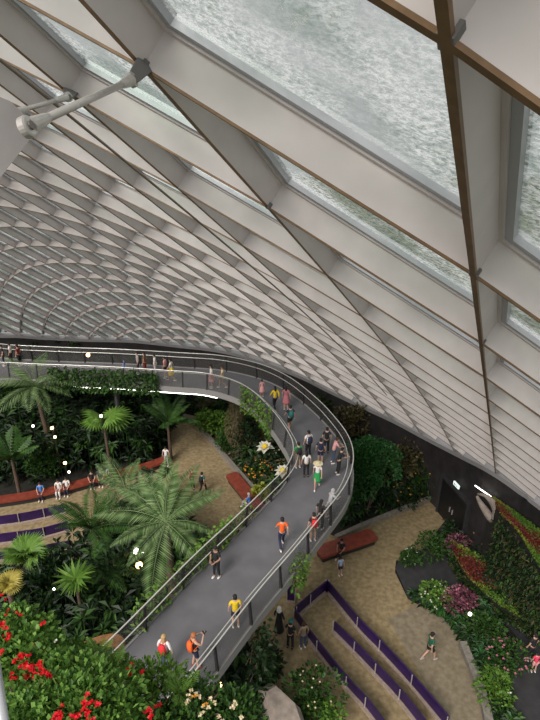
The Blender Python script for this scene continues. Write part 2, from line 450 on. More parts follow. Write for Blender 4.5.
def kerb(pxs, w, h, label, z=0.0):
    P = catmull([at(x, y, z+h) for x, y in pxs], 5); mb = MB(); rr = []
    for k, p in enumerate(P):
        t = (P[min(k+1, len(P)-1)]-P[max(k-1, 0)]); t.z = 0; t.normalize(); s = Vector((-t.y, t.x, 0))*w/2
        rr.append([Vector((p.x, p.y, z))-s, Vector((p.x, p.y, z))+s, Vector((p.x, p.y, z+h))+s, Vector((p.x, p.y, z+h))-s])
    mb.sweep(rr); return tag(mb.build('kerb', M['kerb']), label, 'kerb')
kerb([(336, 536), (365, 523), (400, 509), (437, 494)], .25, .3, 'pale concrete kerb between the ivy bed and the plaza')
kerb([(184, 414), (205, 432), (232, 463), (262, 496), (285, 515)], .25, .35, 'concrete kerb in front of the central flower bed')
kerb([(463, 641), (474, 668), (485, 700), (492, 735)], .3, .35, 'straight concrete kerb at the lower right planting')

# door, sign, strip light on the far wall
def wall_pt(px, py_guess):      # foot of the wall below a column
    d = ray(px, py_guess); a = atan2(d.x, d.y)
    for k in range(len(RINGS)-1):
        p, q = RINGS[k], RINGS[k+1]
        a0, a1 = atan2(p.x, p.y), atan2(q.x, q.y)
        if a0 <= a <= a1:
            f = (a-a0)/(a1-a0); return Vector((lerp(p.x, q.x, f), lerp(p.y, q.y, f), 0)), (Vector((q.x-p.x, q.y-p.y, 0))).normalized()
w0, wd = wall_pt(453, 505); wn = Vector((wd.y, -wd.x, 0))       # into the room
w1, _ = wall_pt(440, 485); w2, _ = wall_pt(472, 515)
tD = (w2-w1).normalized(); nD = Vector((tD.y, -tD.x, 0)); cD = (w1+w2)/2+nD*.05; hw = 1.15
RD = Matrix((tD, -nD, Vector((0, 0, 1)))).transposed()
e = empty('door_1', cD, 0, 'dark double service door in the base wall', None, None, 'structure')
mb = MB()
for s in (-1, 1): mb.box(tD*s*(hw+.07)+Vector((0, 0, 1.2)), (.14, .24, 2.4), 0, RD)
mb.box(Vector((0, 0, 2.45)), (2*hw+.28, .24, .14), 0, RD); mb.build('door_frame', M['ringtrim'] if False else M['slab'], e)
for s in (-1, 1):
    mb = MB(); mb.box(tD*s*hw/2+nD*.02+Vector((0, 0, 1.18)), (hw-.02, .08, 2.36), 0, RD); d_ = mb.build('door_leaf', M['door'], e)
    mb = MB(); mb.box(tD*s*.12+nD*.1+Vector((0, 0, 1.05)), (.03, .06, .3), 0, RD); mb.build('door_handle', M['steel'], d_)
def green_person_sign(c, t, n):
    e = empty('exit_sign', c, 0, 'small lit white exit sign above the dark door', 'sign')
    Rm = Matrix((t, -n, Vector((0, 0, 1)))).transposed()
    mb = MB(); mb.box((0, 0, 0), (.46, .08, .2), 0, Rm); mb.build('sign_panel', M['sign'], e)
    mb = MB(); mb.box(n*.045+t*.05, (.2, .012, .025), 0, Rm); mb.box(n*.045+t*-.12, (.04, .012, .11), 0, Rm); mb.build('sign_marking', M['dgreen'], e)
green_person_sign(cD+nD*.1+Vector((0, 0, 2.8))+tD*.1, tD, nD)
a_, _ = wall_pt(475, 515); b_, _ = wall_pt(494, 530)
mb = MB(); za = 3.95; mb.tube([a_+nD*.32+Vector((0, 0, za)), b_+nD*.32+Vector((0, 0, za))], .03, 6)
tag(mb.build('strip_light', M['strip']), 'white linear strip light on the dark wall right of the door', 'light')

# ------------------------------------------------------------------ elevated walkway
CL = [(-6.6, 4.4), (-4.4, 8), (-2.95, 10.3), (-1.5, 12.7), (-.3, 14.5), (.85, 16.3), (1.75, 17.8), (2.2, 19.2), (2.22, 20.6), (1.8, 22.2), (1.15, 23.9), (.05, 26.0), (-1.3, 27.5), (-3.3, 28.55), (-5.6, 28.95), (-9.5, 29.5), (-14, 29.9), (-18, 30.6), (-22, 33)]
CP = catmull([(x, y, 6.0) for x, y in CL], 7); HW = 1.32; WZ = 6.0
CT = []
for k, p in enumerate(CP):
    t = (CP[min(k+1, len(CP)-1)]-CP[max(k-1, 0)]).normalized(); CT.append((p, t, Vector((t.y, -t.x, 0))))   # right-hand = outer side
walk = empty('elevated_walkway', (CP[0].x, CP[0].y, 6.0), 0, 'grey curved elevated walkway with steel mesh railings crossing above the garden', 'walkway')
O = Vector((CP[0].x, CP[0].y, 6.0))
Z = Vector((0, 0, 1))
mb = MB()
mb.sweep([[p-O-s*HW-Z*.12, p-O+s*HW-Z*.12, p-O+s*HW, p-O-s*HW] for p, t, s in CT]); mb.build('deck', M['deck'], walk)
mb = MB()
mb.sweep([[p-O-s*.7-Z*.55, p-O+s*.7-Z*.55, p-O+s*1.1-Z*.12, p-O-s*1.1-Z*.12] for p, t, s in CT]); mb.build('box_girder', M['post'], walk)
for sg in (-1, 1):
    mb = MB()
    mb.sweep([[p-O+s*sg*HW-Z*.3, p-O+s*sg*(HW+.07)-Z*.3, p-O+s*sg*(HW+.07)+Z*.05, p-O+s*sg*HW+Z*.05] for p, t, s in CT])
    mb.build('edge_beam', M['fascia'], walk)
    rl = empty('railing', (0, 0, 0)); rl.parent = walk
    lean = -.03 if sg > 0 else -.09
    mb = MB(); mb.sweep([[p-O+s*sg*(HW+.03)+Z*.05, p-O+s*sg*(HW+lean)+Z*.99, p-O+s*sg*(HW+lean+.012)+Z*.99, p-O+s*sg*(HW+.042)+Z*.05] for p, t, s in CT])
    mb.build('mesh_infill', M['mesh'], rl)
    mb = MB(); mb.tube([p-O+s*sg*(HW+lean+.02)+Z*1.02 for p, t, s in CT], .023, 6); mb.build('top_rail', M['rail'], rl, True)
    mb = MB(); mb.tube([p-O+s*sg*(HW+lean-.20)+Z*.82 for p, t, s in CT], .019, 6); mb.build('handrail', M['rail'], rl, True)
    acc = 0; nxt = .6
    for k in range(1, len(CT)):
        seg = (CT[k][0]-CT[k-1][0]).length
        while acc+seg > nxt:
            f = (nxt-acc)/seg; p = lerp(CT[k-1][0], CT[k][0], f); s = lerp(CT[k-1][2], CT[k][2], f).normalized(); t = CT[k][1]
            mb = MB(); a = p-O+s*sg*(HW+.02); b = p-O+s*sg*(HW+lean+.0)+Z*1.0; w = t*.03; q = s*sg*.05
            mb.sweep([[a-w-q, a+w-q, a+w+q, a-w+q], [b-w-q*.6, b+w-q*.6, b+w+q*.6, b-w+q*.6]])
            c = b-q*1.0
            mb.tube([lerp(a, b, .72), p-O+s*sg*(HW+lean-.20)+Z*.81], .014, 4)
            mb.build('rail_post', M['post'], rl); nxt += 1.75
        acc += seg
# light strip beneath the far inner edge
mb = MB(); idx = [k for k, (p, t, s) in enumerate(CT) if -12 < p.x < -2.2 and p.y > 27]
mb.tube([CT[k][0]-O-CT[k][2]*(HW+.02)-Z*.34 for k in idx], .04, 6); mb.build('underside_light', M['strip'], walk)
# supports
for (x, y) in ((-9.5, 29.6), (-18, 30.6)):
    mb = MB(); mb.tube([Vector((x, y, .0))-O, Vector((x, y, 5.5))-O], .16, 10); mb.build('column', M['post'], walk, True)

# ------------------------------------------------------------------ terraces with purple panels
def ribbon(pxs, z0, h, th, label, ext=None):
    P = catmull([at(x, y, z0) for x, y in pxs], 5)
    e = empty('purple_barrier', P[0], 0, label, 'barrier')
    mb = MB(); rr = []; r2 = []
    for k, p in enumerate(P):
        t = (P[min(k+1, len(P)-1)]-P[max(k-1, 0)]); t.z = 0; t.normalize(); s = Vector((-t.y, t.x, 0)); q = p-P[0]
        rr.append([q-s*th, q+s*th, q+s*th+Z*h, q-s*th+Z*h])
        r2.append([q-s*.16, q+s*.12, q+s*.12+Z*.1, q-s*.16+Z*.1])
    mb.sweep(rr); mb.build('panel', M['purple'], e)
    mb = MB(); mb.sweep(r2); mb.build('step_edge', M['rise'], e)
    k = 0
    for k in range(0, len(P), 5):
        mb = MB(); q = P[k]-P[0]; t = (P[min(k+1, len(P)-1)]-P[max(k-1, 0)]).normalized(); s = Vector((-t.y, t.x, 0))
        mb.tube([q-s*.08, q-s*.08+Z*(h+.06)], .022, 6); mb.build('post', M['steel'], e)
    return e
ribbon([(295, 617), (309, 605), (327, 590)], .05, .62, .03, 'short lit purple barrier facing the plaza at the terrace corner')
ribbon([(327, 590), (358, 628), (380, 651), (412, 686), (447, 728)], .05, .62, .03, 'outermost long purple barrier beside the plaza')
ribbon([(334, 631), (355, 652), (376, 674), (400, 700), (425, 732)], .05, .58, .03, 'middle purple barrier of the terraces')
ribbon([(295, 619), (318, 651), (347, 687), (366, 708), (384, 732)], .05, .58, .03, 'innermost purple barrier nearest the walkway')
ribbon([(287, 601), (295, 602)], .05, .95, .03, 'small upright purple panel next to the walkway')
ribbon([(-20, 528), (20, 523), (45, 518), (66, 513)], .05, .62, .03, 'upper purple barrier at left below the red bench')
ribbon([(-20, 546), (20, 541), (45, 537), (70, 530)], .05, .62, .03, 'middle purple barrier at left behind the palms')
ribbon([(-20, 562), (20, 558), (45, 553), (72, 548)], .05, .5, .03, 'lowest purple barrier at left behind the fan palm')

# ------------------------------------------------------------------ benches
def bench(pxs, w, h, label, z=.05):
    P = catmull([at(x, y, z+h) for x, y in pxs], 6)
    B0 = Vector((P[0].x, P[0].y, z)); e = empty('bench', B0, 0, label, 'bench')
    rr = []; rb = []
    for k, p in enumerate(P):
        t = (P[min(k+1, len(P)-1)]-P[max(k-1, 0)]); t.z = 0; t.normalize(); s = Vector((-t.y, t.x, 0))
        q = Vector((p.x, p.y, z))-B0
        ww = w/2*(1 if 0 < k < len(P)-1 else .82)
        rr.append([q-s*ww*.96+Z*(h-.16), q-s*ww+Z*(h-.10), q-s*ww*.96+Z*h, q+s*ww*.96+Z*h, q+s*ww+Z*(h-.10), q+s*ww*.96+Z*(h-.16)])
        rb.append([q-s*ww*.7, q+s*ww*.7, q+s*ww*.7+Z*(h-.16), q-s*ww*.7+Z*(h-.16)])
    mb = MB(); mb.sweep(rr); mb.build('seat', M['red'], e)
    mb = MB(); mb.sweep(rb[1:-1]); mb.build('base', M['post'], e)
    return e
bench([(318, 552), (338, 545), (357, 539), (374, 533)], .85, .48, 'wide red-brown bench on the plaza beside the ivy bed')
bench([(231, 473), (240, 484), (250, 496), (258, 506)], .8, .48, 'red-brown bench along the kerb of the central flower bed')
bench([(-10, 500), (30, 494), (70, 485), (110, 474), (140, 467), (166, 458)], .6, .45, 'long curved red-brown bench at left under the trees')

# ------------------------------------------------------------------ plants
rnd = random.Random(7)
def rv(r=rnd):
    while 1:
        v = Vector((r.uniform(-1, 1), r.uniform(-1, 1), r.uniform(-1, 1)))
        if .05 < v.length < 1: return v.normalized()
_cache = {}
def foliage_mesh(rx, ry, rz, n, L, W, seed, lumps=6, up=.3):
    r = random.Random(seed); mb = MB(); cs = []
    for _ in range(lumps):
        v = rv(r); cs.append((Vector((v.x*rx*.5, v.y*ry*.5, v.z*rz*.45)), r.uniform(.5, .7)))
    for k in range(n):
        c, s = r.choice(cs); v = rv(r)
        if v.z < -.4: v.z = -v.z
        p = c+Vector((v.x*rx*s, v.y*ry*s, v.z*rz*s))*r.uniform(.75, 1.08)
        d = (v+rv(r)*.7+Z*up)
        l = L*r.uniform(.7, 1.3)
        mb.leaf(p, d, l, W*l/L, 0, side=d.cross(rv(r)), droop=.25)
    return mb
def shrub(pos, rx, rz, n, L, W, m, label, seed, cat='shrub', name='shrub', group=None, trunk=True, flowers=None, ry=None, kz=None):
    ry = ry or rx
    e = empty(name, pos, 0, label, cat, group)
    zc = kz if kz is not None else rz*.95
    f = foliage_mesh(rx, ry, rz, n, L, W, seed).build('foliage', M[m], e, loc=(0, 0, zc))
    if trunk:
        mb = MB(); r = random.Random(seed+5)
        for k in range(4):
            a = r.uniform(0, 6.28); mb.tube([(0, 0, 0), (cos(a)*rx*.2, sin(a)*ry*.2, zc*.6), (cos(a)*rx*.5, sin(a)*ry*.5, zc*1.1)], [.05, .035, .012], 5)
        mb.build('stem', M['trunk'], e)
    if flowers:
        fm, fn, fs = flowers; r = random.Random(seed+9)
        for q in range(1):
            mb = MB()
            for k in range(fn):
                v = rv(r); v.z = abs(v.z); p = Vector((v.x*rx*.95, v.y*ry*.95, zc+v.z*rz*.95))
                for a in range(5):
                    d = Vector((cos(a*1.256), sin(a*1.256), .4))+v*.3; mb.leaf(p, d, fs, fs*.8, 0, droop=.0)
            fo = mb.build('blossom', M[fm], e); fo['kind'] = 'stuff'
    return e
def frond_mesh(L, n, lw, ll, droop, m, sweepf=.5, vee=.25, seed=1):
    # pinnate frond along +X, arching
    r = random.Random(seed); mb = MB(); pts = []
    for k in range(n+1):
        t = k/n; pts.append(Vector((L*t*(1-.12*droop*t), 0, L*(.30*t-droop*t*t))))
    mb.tube(pts, [max(.004, .022*L/2.5*(1-k/(n+1))) for k in range(n+1)], 4)
    for k in range(2, n):
        t = k/n; tg = (pts[k+1]-pts[k-1]).normalized()
        ln = ll*min(1, 3.2*t+.1)*min(1, (1-t)*2.4+.12)*r.uniform(.9, 1.1)
        for sg in (-1, 1):
            d = Vector((tg.x*sweepf, sg, 0)).normalized()+Vector((0, 0, tg.z*sweepf-vee))
            mb.leaf(pts[k], d, ln, lw, 0, side=tg, droop=.12)
    return mb
def fan_mesh(R, n, stalk, seed=1, arc=5.2):
    mb = MB(); c = Vector((stalk, 0, stalk*.35))
    mb.tube([(0, 0, 0), (stalk*.5, 0, stalk*.28), c], [.02, .016, .012], 4)
    for k in range(n):
        a = -arc/2+arc*k/(n-1); d = Vector((cos(a), sin(a), -.12))
        mb.leaf(c, d, R*(.8+.2*cos(a/2)), R*.17, 0, droop=.22)
    return mb
def palm(pos, crown_h, lean, fr, nf, label, trunk_r=.13, name='palm_tree', cat='palm', up=(15, 70), group=None, seed=3, only=None):
    r = random.Random(seed); e = empty(name, pos, 0, label, cat, group)
    top = Vector((lean[0], lean[1], crown_h))
    pts = [Vector((lean[0]*t*t, lean[1]*t*t, crown_h*t)) for t in [0, .2, .4, .6, .8, 1]]
    mb = MB(); mb.tube(pts, [trunk_r*(1.25-.45*k/5) for k in range(6)], 8); mb.build('trunk', M['trunk'], e, True)
    me = None
    for k in range(nf):
        if me is None: o = fr.build('frond', M[fr.mn], e); me = o.data
        else: o = bpy.data.objects.new('frond', me); COL.objects.link(o); o.parent = e
        o.location = top
        el = radians(r.uniform(*up)) if not only else radians(only[k][1])
        az = 2*pi*k/nf*2.618+r.uniform(-.2, .2) if not only else radians(only[k][0])
        s = r.uniform(.85, 1.12)
        if only: s = only[k][2]
        o.rotation_euler = (r.uniform(-.3, .3), -el, az); o.scale = (s, s, s)
    return e
def fr(L, n, lw, ll, droop, m, **k):
    q = frond_mesh(L, n, lw, ll, droop, m, **k); q.mn = m; return q
def fn(R, n, st, m, **k):
    q = fan_mesh(R, n, st, **k); q.mn = m; return q

# left bed: palms
b0 = at(55, 470, 0)
palm(b0, 5.6, (-.4, .3), fr(2.6, 30, .07, .62, .75, 'g_frond'), 17, 'tall leaning palm with bare trunk at the far left', .13, up=(5, 60), seed=4)
c0 = at(166, 522, 6.2); 
F1 = fr(3.0, 40, .07, .60, .50, 'g_frond')
palm((c0.x, c0.y, 0), 6.2, (0, 0), F1, 15, 'large palm with bright feathery fronds in front of the left plaza', .17, up=(5, 50), seed=11,
     only=[(172, 12, 1.0), (205, 2, .75), (262, -28, 1.05), (95, 45, .95), (60, 40, .9), (128, 40, .85), (30, 22, .9), (350, 5, .72), (318, -12, .8), (150, 28, .9), (78, 68, .8), (232, -12, .7), (10, 38, .8), (110, 15, .9), (48, 12, .85)])
c1 = at(126, 492, 4.6)
palm((c1.x, c1.y, 0), 4.6, (0, 0), fr(2.0, 28, .06, .45, .55, 'g_frond'), 11, 'smaller palm with grey-green fronds behind the large feathery palm', .12, up=(10, 60), seed=21)
c2 = at(92, 530, 3.4)
palm((c2.x, c2.y, 0), 3.4, (0, 0), fr(2.4, 28, .08, .55, .45, 'g_mid'), 12, 'dark green palm in front of the left purple barriers', .12, up=(20, 70), seed=31)
c3 = at(26, 560, 2.6)
palm((c3.x, c3.y, 0), 2.6, (0, 0), fn(.75, 26, .55, 'g_light'), 9, 'bright green fan palm at the left edge', .1, name='fan_palm', up=(0, 60), seed=41)
c4 = at(8, 588, 5)
palm((c4.x, c4.y, 0), 5, (0, 0), fn(.42, 26, .25, 'g_yel'), 7, 'yellowing fan palm at left edge above the red flowers', .1, name='fan_palm', up=(0, 70), seed=51)
c5 = at(76, 583, 3.6)
palm((c5.x, c5.y, 0), 3.6, (0, 0), fn(.75, 15, .25, 'g_light', arc=6.0), 6, 'small bright star-leaved palm left of the walkway end', .08, name='fan_palm', up=(10, 80), seed=61)
c6 = at(102, 572, 3.0)
palm((c6.x, c6.y, 0), 3.0, (0, 0), fr(1.6, 22, .06, .4, .6, 'g_mid'), 9, 'small feathery palm beside the star-leaved palm', .08, up=(0, 50), seed=71)
c7 = at(104, 424, 4.2)
palm((c7.x, c7.y, 0), 4.2, (0, 0), fn(1.0, 24, .6, 'g_light'), 5, 'pale fan palm lit by a lamp in the dark left trees', .09, name='fan_palm', up=(0, 50), seed=81)
c8 = at(168, 425, 2.6)
palm((c8.x, c8.y, 0), 2.6, (0, 0), fr(2.2, 20, .16, .55, .5, 'g_mid'), 9, 'broad-fronded palm beside the paving left of centre', .1, up=(20, 70), seed=91)
c9 = at(12, 460, 2.6)
palm((c9.x, c9.y, 0), 2.6, (0, 0), fr(2.0, 12, .34, .55, .4, 'g_mid'), 7, 'large-leaved banana plant at far left edge', .1, name='banana_plant', cat='plant', up=(10, 70), seed=92)
c10 = at(215, 690, 9)

# undergrowth in the dark beds
def inpoly(x, y, P):
    c = False; n = len(P)
    for i in range(n):
        a = P[i]; b = P[i-1]
        if (a[1] > y) != (b[1] > y) and x < (b[0]-a[0])*(y-a[1])/(b[1]-a[1])+a[0]: c = not c
    return c
def undergrowth(pxs, n, zr, L, m, label, seed, world=False, nl=11, W=.35):
    P = [(at(x, y, 0).x, at(x, y, 0).y) for x, y in pxs] if not world else pxs
    r = random.Random(seed); mb = MB(); x0 = min(p[0] for p in P); x1 = max(p[0] for p in P); y0 = min(p[1] for p in P); y1 = max(p[1] for p in P)
    k = 0
    while k < n:
        x = r.uniform(x0, x1); y = r.uniform(y0, y1)
        if not inpoly(x, y, P): continue
        k += 1; h = r.uniform(*zr)*r.uniform(.4, 1); c = Vector((x, y, h)); mi = r.randrange(len(m))
        for a in range(nl):
            an = r.uniform(0, 2*pi); d = Vector((cos(an), sin(an), r.uniform(-.3, .9))); l = L*r.uniform(.6, 1.3)
            mb.leaf(c+d*.05, d, l, l*W, mi, droop=.35)
        if h > .25: mb.tube([(x, y, 0), (x+.03, y, h)], .015, 3, mi)
    o = mb.build('undergrowth', [M[q] for q in m]); tag(o, label, 'plants', None, 'stuff'); return o
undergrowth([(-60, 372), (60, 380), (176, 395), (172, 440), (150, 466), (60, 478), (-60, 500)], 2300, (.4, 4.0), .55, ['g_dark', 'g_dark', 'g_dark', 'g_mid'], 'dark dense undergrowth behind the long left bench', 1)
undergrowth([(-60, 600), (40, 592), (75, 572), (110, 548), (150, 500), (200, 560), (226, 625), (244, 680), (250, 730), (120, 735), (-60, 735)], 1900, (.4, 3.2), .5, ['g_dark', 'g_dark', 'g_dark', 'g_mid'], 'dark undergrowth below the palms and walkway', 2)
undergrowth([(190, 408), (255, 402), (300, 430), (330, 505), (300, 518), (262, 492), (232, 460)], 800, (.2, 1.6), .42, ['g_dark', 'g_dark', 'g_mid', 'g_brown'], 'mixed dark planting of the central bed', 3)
undergrowth([(285, 395), (330, 400), (400, 425), (436, 470), (437, 492), (380, 514), (338, 532), (352, 480), (345, 430)], 800, (.2, 1.9), .45, ['g_dark', 'g_dark', 'g_mid'], 'dark planting between the walkway and base wall', 4)
undergrowth([(408, 598), (446, 620), (466, 642), (490, 700), (500, 735), (520, 735), (505, 690), (500, 640), (480, 600)], 600, (.1, .5), .32, ['g_dark', 'g_mid', 'g_ivy'], 'low green planting inside the straight kerb', 5)
undergrowth([(440, 548), (452, 520), (500, 530), (540, 560), (560, 600), (500, 585)], 500, (.1, .7), .36, ['g_dark', 'g_dark', 'g_mid'], 'dark planting below the door sculpture', 6)
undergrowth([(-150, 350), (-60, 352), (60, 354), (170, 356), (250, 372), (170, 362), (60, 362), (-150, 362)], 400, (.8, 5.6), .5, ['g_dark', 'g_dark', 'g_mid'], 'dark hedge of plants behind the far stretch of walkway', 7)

def sp(px, py, z=0): return at(px, py, z)
P_ = [
 # px, py(ground), rx, rz, n, L, W, mat, label, flowers
 (366, 515, 1.7, 2.5, 7000, .15, .12, 'g_ivy', 'big rounded ivy-green shrub right of the walkway bend', None),
 (398, 488, 1.3, 1.7, 1100, .26, .14, 'g_brown', 'brownish loose shrub against the base wall behind the ivy shrub', None),
 (350, 452, 1.2, 2.0, 1000, .26, .14, 'g_brown', 'olive brown shrub outside the upper walkway bend', None),
 (320, 432, 1.2, 2.2, 900, .30, .16, 'g_mid', 'fresh green shrub at the top of the walkway bend', None),
 (422, 492, 1.1, 1.1, 800, .24, .12, 'g_mid', 'green shrub in the corner left of the dark door', ('f_orange', 14, .08)),
 (405, 505, .9, .7, 600, .2, .12, 'g_dark', 'low dark shrub by the kerb near the door', ('f_orange', 16, .08)),
 (212, 438, 1.1, 1.3, 1000, .28, .14, 'g_light', 'light green bush at the tip of the central bed', None),
 (228, 452, .8, .8, 600, .22, .12, 'g_mid', 'round green bush behind the central kerb', None),
 (258, 478, .9, .6, 600, .18, .1, 'g_mid', 'low bush full of orange flowers in the central bed', ('f_orange', 60, .075)),
 (280, 470, .9, .7, 600, .18, .1, 'g_dark', 'dark bush with cream flowers beneath the bend', ('f_cream', 34, .075)),
 (262, 500, .6, .5, 400, .26, .2, 'g_yg', 'yellow-green large-leaved plant beside the central bench', None),
 (245, 458, .9, 1.5, 900, .2, .1, 'g_dark', 'tall dark shrub in the centre of the central bed', None),
 (432, 556, .9, .5, 700, .18, .1, 'g_mid', 'bright green ground shrub above the dark slab', None),
 (455, 553, .7, .5, 500, .16, .1, 'g_plum', 'reddish shrub at the upper corner of the dark slab', None),
 (412, 562, .6, .3, 500, .15, .1, 'g_mid', 'low green shrub left of the dark slab', ('f_white', 10, .05)),
 (436, 604, .75, .45, 700, .15, .1, 'g_light', 'white-flowered green shrub at the plaza corner', ('f_white', 36, .055)),
 (457, 610, .7, .6, 700, .16, .09, 'g_plum', 'pink and plum shrub beside the white-flowered one', ('f_pink', 30, .06)),
 (505, 665, .8, .5, 600, .16, .09, 'g_mid', 'shrub with pink flowers at the right path', ('f_pink', 34, .07)),
 (480, 640, .9, .5, 700, .18, .1, 'g_mid', 'green mound in the middle of the right planting', None),
 (497, 700, .8, .5, 700, .18, .1, 'g_light', 'bright green mound inside the straight kerb', None),
 (488, 550, 1.0, .9, 700, .22, .12, 'g_dark', 'dark bush below the pale sculpture', ('f_orange', 16, .07)),
 (506, 572, 1.1, 1.1, 700, .22, .12, 'g_brown', 'brown-green bush between the red planted ribbons', None),
 (524, 592, 1.0, .9, 900, .2, .12, 'g_dark', 'dark bush hugging the foot of the upper red ribbon', None),
 (540, 612, .9, .7, 700, .2, .12, 'g_mid', 'green bush at the right edge between the two ribbons', None),
 (312, 712, 1.0, 1.0, 900, .2, .11, 'g_mid', 'green shrub with pale tips right of the rock slab', ('f_cream', 14, .05)),
 (325, 728, .7, .6, 500, .18, .1, 'g_light', 'bright green shrub at the bottom beside the terraces', None),
 (262, 680, .75, .9, 700, .22, .12, 'g_dark', 'dark shrub under the walkway edge near the terraces', None),
 (245, 712, .9, 1.1, 1000, .22, .12, 'g_dark', 'dark shrub beneath the near end of the walkway', None),
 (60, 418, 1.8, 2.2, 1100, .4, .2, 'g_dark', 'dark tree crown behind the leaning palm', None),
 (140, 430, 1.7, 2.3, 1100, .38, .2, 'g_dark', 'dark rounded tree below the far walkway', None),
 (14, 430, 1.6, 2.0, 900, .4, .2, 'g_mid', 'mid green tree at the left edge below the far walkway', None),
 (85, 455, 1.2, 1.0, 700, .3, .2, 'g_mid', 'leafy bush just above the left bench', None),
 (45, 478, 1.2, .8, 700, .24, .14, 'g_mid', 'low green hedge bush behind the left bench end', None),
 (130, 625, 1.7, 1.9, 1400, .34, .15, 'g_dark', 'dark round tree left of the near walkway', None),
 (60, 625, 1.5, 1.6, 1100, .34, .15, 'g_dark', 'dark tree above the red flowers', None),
 (75, 362, 1.0, 2.6, 500, .3, .2, 'g_mid', 'shrub standing behind the far walkway at left', None),
 (108, 364, .9, 2.5, 500, .3, .2, 'g_mid', 'shrub behind the far walkway beside the added warm glow', None),
]
for k, (px, py, rx, rz, n, L, W, m, lb, fl) in enumerate(P_):
    shrub(sp(px, py), rx, rz, n, L, W, m, lb, 100+k, flowers=fl)
# column draped with climbing plants in the central bed
cc = at(237, 455, 0)
e = empty('climber_column', cc, 0, 'vertical column draped in dark climbing plants under the walkway', 'plant')
mb = MB(); mb.tube([(0, 0, 0), (0, 0, 4.8)], .3, 10); mb.build('column', M['trunk'], e, True)
mb = MB(); r = random.Random(5)
for k in range(2600):
    a = r.uniform(0, 6.28); z = r.uniform(.1, 4.8); rr = .45+.2*sin(z*2+a); d = Vector((cos(a), sin(a), -.6)); mb.leaf(Vector((cos(a)*rr, sin(a)*rr, z)), d+rv(r)*.5, .2, .07, 0)
mb.build('foliage', M['g_brown'], e)

# vines hanging on the railings
def vine(k0, k1, sg, n, out, zr, L, m, label, seed):
    r = random.Random(seed); mb = MB(); base = CT[k0][0]
    stems = MB()
    for q in range(6):
        pts = []
        for k in range(k0, k1+1):
            p, t, s = CT[k]; pts.append(p+s*sg*(HW+.1+.08*sin(k*1.7+q))+Z*(lerp(zr[0], zr[1], .55+.3*sin(k*.9+q*2)))-base)
        if len(pts) > 1: stems.tube(pts, .012, 3)
    for i in range(n):
        f = r.uniform(k0, k1-.001); k = int(f); f -= k
        p = lerp(CT[k][0], CT[k+1][0], f); s = lerp(CT[k][2], CT[k+1][2], f)
        lean = r.uniform(*out); z = r.uniform(*zr); q = p+s*sg*(HW+lean)+Z*z-base
        d = s*sg*r.uniform(.1, 1)+rv(r)*.9-Z*.2; mb.leaf(q, d, L*r.uniform(.6, 1.3), L*.6, 0, side=d.cross(rv(r)))
    e = empty('climbing_vine', base, 0, label, 'vine'); mb.build('foliage', M[m], e); stems.build('stem', M['trunk'], e)
def kat(x, y): return min(range(len(CP)), key=lambda k: (CP[k].x-x)**2+(CP[k].y-y)**2)
vine(kat(-3.0, 10.3)+1, kat(-.3, 14.5)+1, -1, 900, (-.08, .3), (-.2, 1.0), .16, 'g_light', 'green vine climbing the inner railing near the person in black', 1)
vine(kat(-.3, 14.5)-2, kat(.5, 15.8), -1, 260, (-.08, .3), (-.2, .9), .15, 'g_light', 'short run of vine on the inner railing left of the orange shirt', 2)
vine(kat(1.3, 23.4), kat(-.6, 26.7), -1, 600, (-.08, .25), (-.35, 1.05), .17, 'g_light', 'bright vine hanging on the inner railing at the upper bend', 3)
vine(kat(-6.3, 29.0), kat(-13.0, 29.8), -1, 2000, (-.08, .3), (-.5, .9), .22, 'g_mid', 'dark vine draped over the far inner railing at left', 4)
vine(kat(-.4, 14.4)-1, kat(-.4, 14.4)+2, 1, 240, (-.08, .3), (-.7, .6), .15, 'g_light', 'vine tuft on the outer railing above the group at the terraces', 5)
vine(kat(-1.7, 12.2)-1, kat(-1.3, 12.9), 1, 400, (.0, .6), (-2.6, -.3), .2, 'g_dark', 'vine hanging below the walkway outer edge', 6)

# near flower bed at the bottom left
def flower_bush(c, rx, ry, rz, n, L, W, m, label, seed, fl=(), name='flowering_bush', cat='bush'):
    e = empty(name, c-Vector((0, 0, rz)), 0, label, cat)
    foliage_mesh(rx, ry, rz, int(n*1.9), L*.72, W*.68, seed, 10, .5).build('foliage', M[m], e, loc=(0, 0, rz))
    r = random.Random(seed+77)
    mb = MB()
    for k in range(9):
        v = rv(r); mb.tube([(0, 0, 0), (v.x*rx*.4, v.y*ry*.4, rz), (v.x*rx*.8, v.y*ry*.8, rz*1.5)], [.02, .012, .006], 4)
    mb.build('stem', M['trunk'], e)
    for (fm, px, py, tt, fr_, nfl) in fl:
        q = far(px, py, tt)-(c-Vector((0, 0, rz))); mb = MB()
        for i in range(nfl):
            o = q+rv(r)*fr_*.6
            for a in range(6):
                d = Vector((cos(a*1.05), sin(a*1.05), r.uniform(.0, .9)))+rv(r)*.4
                mb.leaf(o, d, fr_*.55, fr_*.5, 0, side=d.cross(rv(r)), droop=.1)
        mb.build('flower_head', M[fm], e)
FL = []
r_ = random.Random(12)
def fls(lst, t, fm='f_red', s=.065, n=3): return [(fm, x, y, t, s, n) for x, y in lst]
flower_bush(far(12, 672, 5.6), .55, .5, .38, 1500, .10, .085, 'g_begonia', 'red-flowered begonia bush in the lower left corner', 201,
    fls([(5, 637), (17, 660), (22, 663), (25, 655), (6, 625), (30, 668), (14, 677), (0, 655), (18, 690), (26, 676), (21, 702)], 5.15))
flower_bush(far(13, 642, 6.2), .5, .45, .30, 1200, .10, .08, 'g_begonia', 'begonia bush at left edge below the yellowing fan palm', 202,
    fls([(3, 598), (6, 634), (8, 644), (43, 623), (33, 650), (18, 615), (6, 612), (26, 644), (12, 640)], 5.75, s=.05, n=2))
